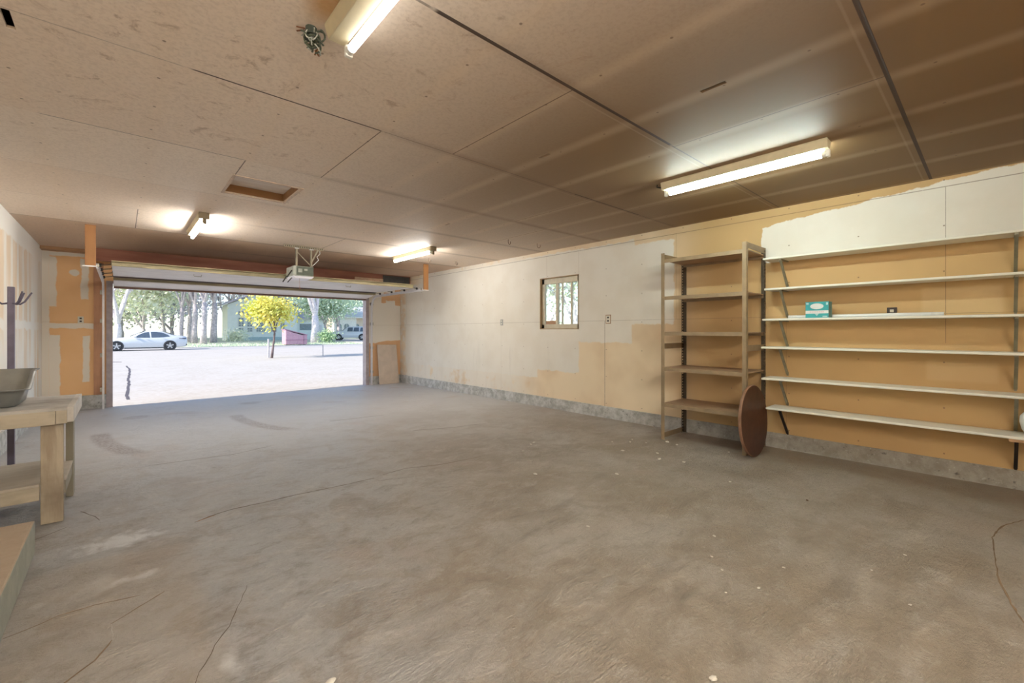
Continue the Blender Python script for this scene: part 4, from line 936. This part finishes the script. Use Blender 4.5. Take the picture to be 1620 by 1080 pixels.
def carbody(st, belt, n_side=1):
    """stations (x, half width, z bottom, z shoulder, z top, half width at top): rounded box sections lofted along x"""
    rings = []
    for x, hw_, zb_, zs, zt, ht in st:
        half = [(hw_*.90,zb_),(hw_*.985,zb_+.08),(hw_,(zb_+zs)/2),(hw_*.97,zs-.03),(hw_*.92,zs),(ht,zt-.03 if zt-zs > .05 else zt),(ht*.7,zt+.012 if zt-zs>.05 else zt),(0,zt+.02 if zt-zs>.05 else zt+.005)]
        rings.append([(x,-a,b) for a, b in half]+[(x,a,b) for a, b in half[::-1][1:]])
    return rings
sd = thing('white_sedan', 'white four-door sedan parked side-on across the street, nose to the left', 'car', (1.27, 41.9, -.098), 0)
# front at -x
st = [(-2.45,.70,.30,.52,.60,.60),(-2.38,.82,.22,.60,.68,.66),(-2.1,.89,.19,.68,.78,.72),(-1.5,.91,.18,.76,.88,.74),(-1.02,.91,.18,.84,.95,.74),(-.86,.91,.18,.87,1.0,.72),(-.45,.91,.18,.89,1.22,.64),(0,.91,.18,.90,1.38,.58),(.45,.91,.18,.91,1.42,.57),(.95,.91,.18,.93,1.39,.56),(1.35,.91,.18,.95,1.24,.60),(1.70,.90,.19,.97,1.08,.68),(2.1,.88,.22,.96,1.05,.68),(2.36,.83,.26,.90,1.0,.64),(2.46,.72,.34,.80,.90,.58)]
put('body', MB(False).loft(carbody(st, .9)), CW, sd, smooth=True)
sd.children if False else None
for s_ in (-1,1):
    def P3(x, z):  # on the greenhouse side, slightly proud of it
        # interpolate section width at height z
        for A, B in zip(st, st[1:]):
            if A[0] <= x <= B[0]:
                q = (x-A[0])/(B[0]-A[0]); hw_, zs, zt, ht = [A[i]+(B[i]-A[i])*q for i in (1,3,4,5)]; break
        f_ = max(0, min(1, (z-zs)/(max(zt-.03-zs,.01)))); return (x, s_*(hw_*.92+(ht-hw_*.92)*f_+.012), z)
    for xs, nm in (([(-.62,.93),(-.30,1.16),(-.02,1.31),(.22,1.345),(.28,.93)],'side_window'),([(.36,.935),(.33,1.35),(.62,1.35),(.95,1.31),(1.30,1.14),(1.42,1.0),(1.05,.955)],'side_window')):
        m = MB(); V_ = [m.v(*P3(x,z)) for x, z in xs]; U_ = [m.v(v_.co.x, v_.co.y-s_*.02, v_.co.z) for v_ in V_]; m.f(V_); m.f(U_[::-1])
        for i in range(len(V_)): m.f([V_[i],V_[(i+1)%len(V_)],U_[(i+1)%len(V_)],U_[i]])
        put(nm, m, CG, sd)
    for x in (-1.52, 1.42):
        put('wheel_arch', MB().tube([(x,s_*.70,.335),(x,s_*.918,.335)], .385, 28), BEAM2, sd)
        wheel(sd, x, s_*.83, .335, .20)
    put('tail_lamp', MB().loft([[(1.98,s_*.868,.84),(2.38,s_*.80,.80),(2.40,s_*.78,.90),(1.95,s_*.85,.885)],[(1.98,s_*.885,.84),(2.38,s_*.835,.80),(2.40,s_*.81,.90),(1.95,s_*.87,.885)]]), LMP, sd)
    put('mirror', MB().box(-.62,-.47,min(s_*.86,s_*1.02),max(s_*.86,s_*1.02),.92,1.03), CW, sd, bevel=.03)
    put('door_handle', MB().box(.05,.22,min(s_*.90,s_*.925),max(s_*.90,s_*.925),.80,.825).box(1.0,1.17,min(s_*.90,s_*.925),max(s_*.90,s_*.925),.82,.845), CW, sd)
m = MB(); m.loft([[(1.05,-.50,1.40),(1.60,-.60,1.155),(1.60,.60,1.155),(1.05,.50,1.40)],[(1.05,-.50,1.425),(1.60,-.60,1.18),(1.60,.60,1.18),(1.05,.50,1.425)]]); put('rear_window', m, CG, sd)
m = MB(); m.loft([[(-.80,-.66,1.04),(-.05,-.52,1.385),(-.05,.52,1.385),(-.80,.66,1.04)],[(-.80,-.66,1.06),(-.05,-.52,1.41),(-.05,.52,1.41),(-.80,.66,1.06)]]); put('windscreen', m, CG, sd)
put('sill', MB().box(-1.1,1.0,-.90,.90,.16,.22), BEAM2, sd); put('bumper_vent', MB().box(2.2,2.45,-.80,-.60,.34,.44), BEAM2, sd)

sv = thing('white_suv', 'white off-road car parked in the drive of the tan house, facing the street', 'car', (23.3, 58.6, gz(60)+.04), math.radians(-28))
st2 = [(-2.4,.80,.42,.85,.98,.74),(-2.3,.90,.34,.95,1.08,.80),(-1.2,.94,.32,1.06,1.18,.82),(-1.05,.94,.32,1.08,1.22,.80),(-.55,.94,.32,1.10,1.70,.72),(-.3,.94,.32,1.10,1.78,.70),(1.0,.94,.32,1.12,1.82,.70),(2.0,.94,.34,1.12,1.80,.70),(2.25,.92,.36,1.10,1.62,.70),(2.38,.86,.42,1.0,1.10,.70)]
put('body', MB(False).loft(carbody(st2, 1.1)), CW, sv, smooth=True)
for s_ in (-1,1):
    for xa, xb in ((-.45,.25),(.33,1.05),(1.15,1.95)):
        m = MB(); ya, yb = s_*.895, s_*.745
        m.loft([[(xa,ya,1.16),(xb,ya,1.16),(xb,yb,1.70),(xa+.12,yb,1.68)],[(xa,ya-s_*.05,1.16),(xb,ya-s_*.05,1.16),(xb,yb-s_*.05,1.70),(xa+.12,yb-s_*.05,1.68)]]); put('side_window', m, CG, sv)
    for x in (-1.55, 1.45):
        put('wheel_arch', MB().tube([(x,s_*.70,.40),(x,s_*.95,.40)], .46, 24), BEAM2, sv); wheel(sv, x, s_*.86, .39, .24)
    put('head_lamp', MB().box(-2.42,-2.30,s_*.62-.14,s_*.62+.14,.78,.93), HLM, sv)
m = MB(); m.loft([[(-1.10,-.74,1.24),(-.50,-.66,1.72),(-.50,.66,1.72),(-1.10,.74,1.24)],[(-1.13,-.74,1.26),(-.53,-.66,1.74),(-.53,.66,1.74),(-1.13,.74,1.26)]]); put('windscreen', m, CG, sv)
put('grille', MB().box(-2.43,-2.36,-.46,.46,.74,.92), BEAM2, sv); put('bumper', MB().box(-2.52,-2.36,-.86,.86,.42,.62), CW, sv, bevel=.03)
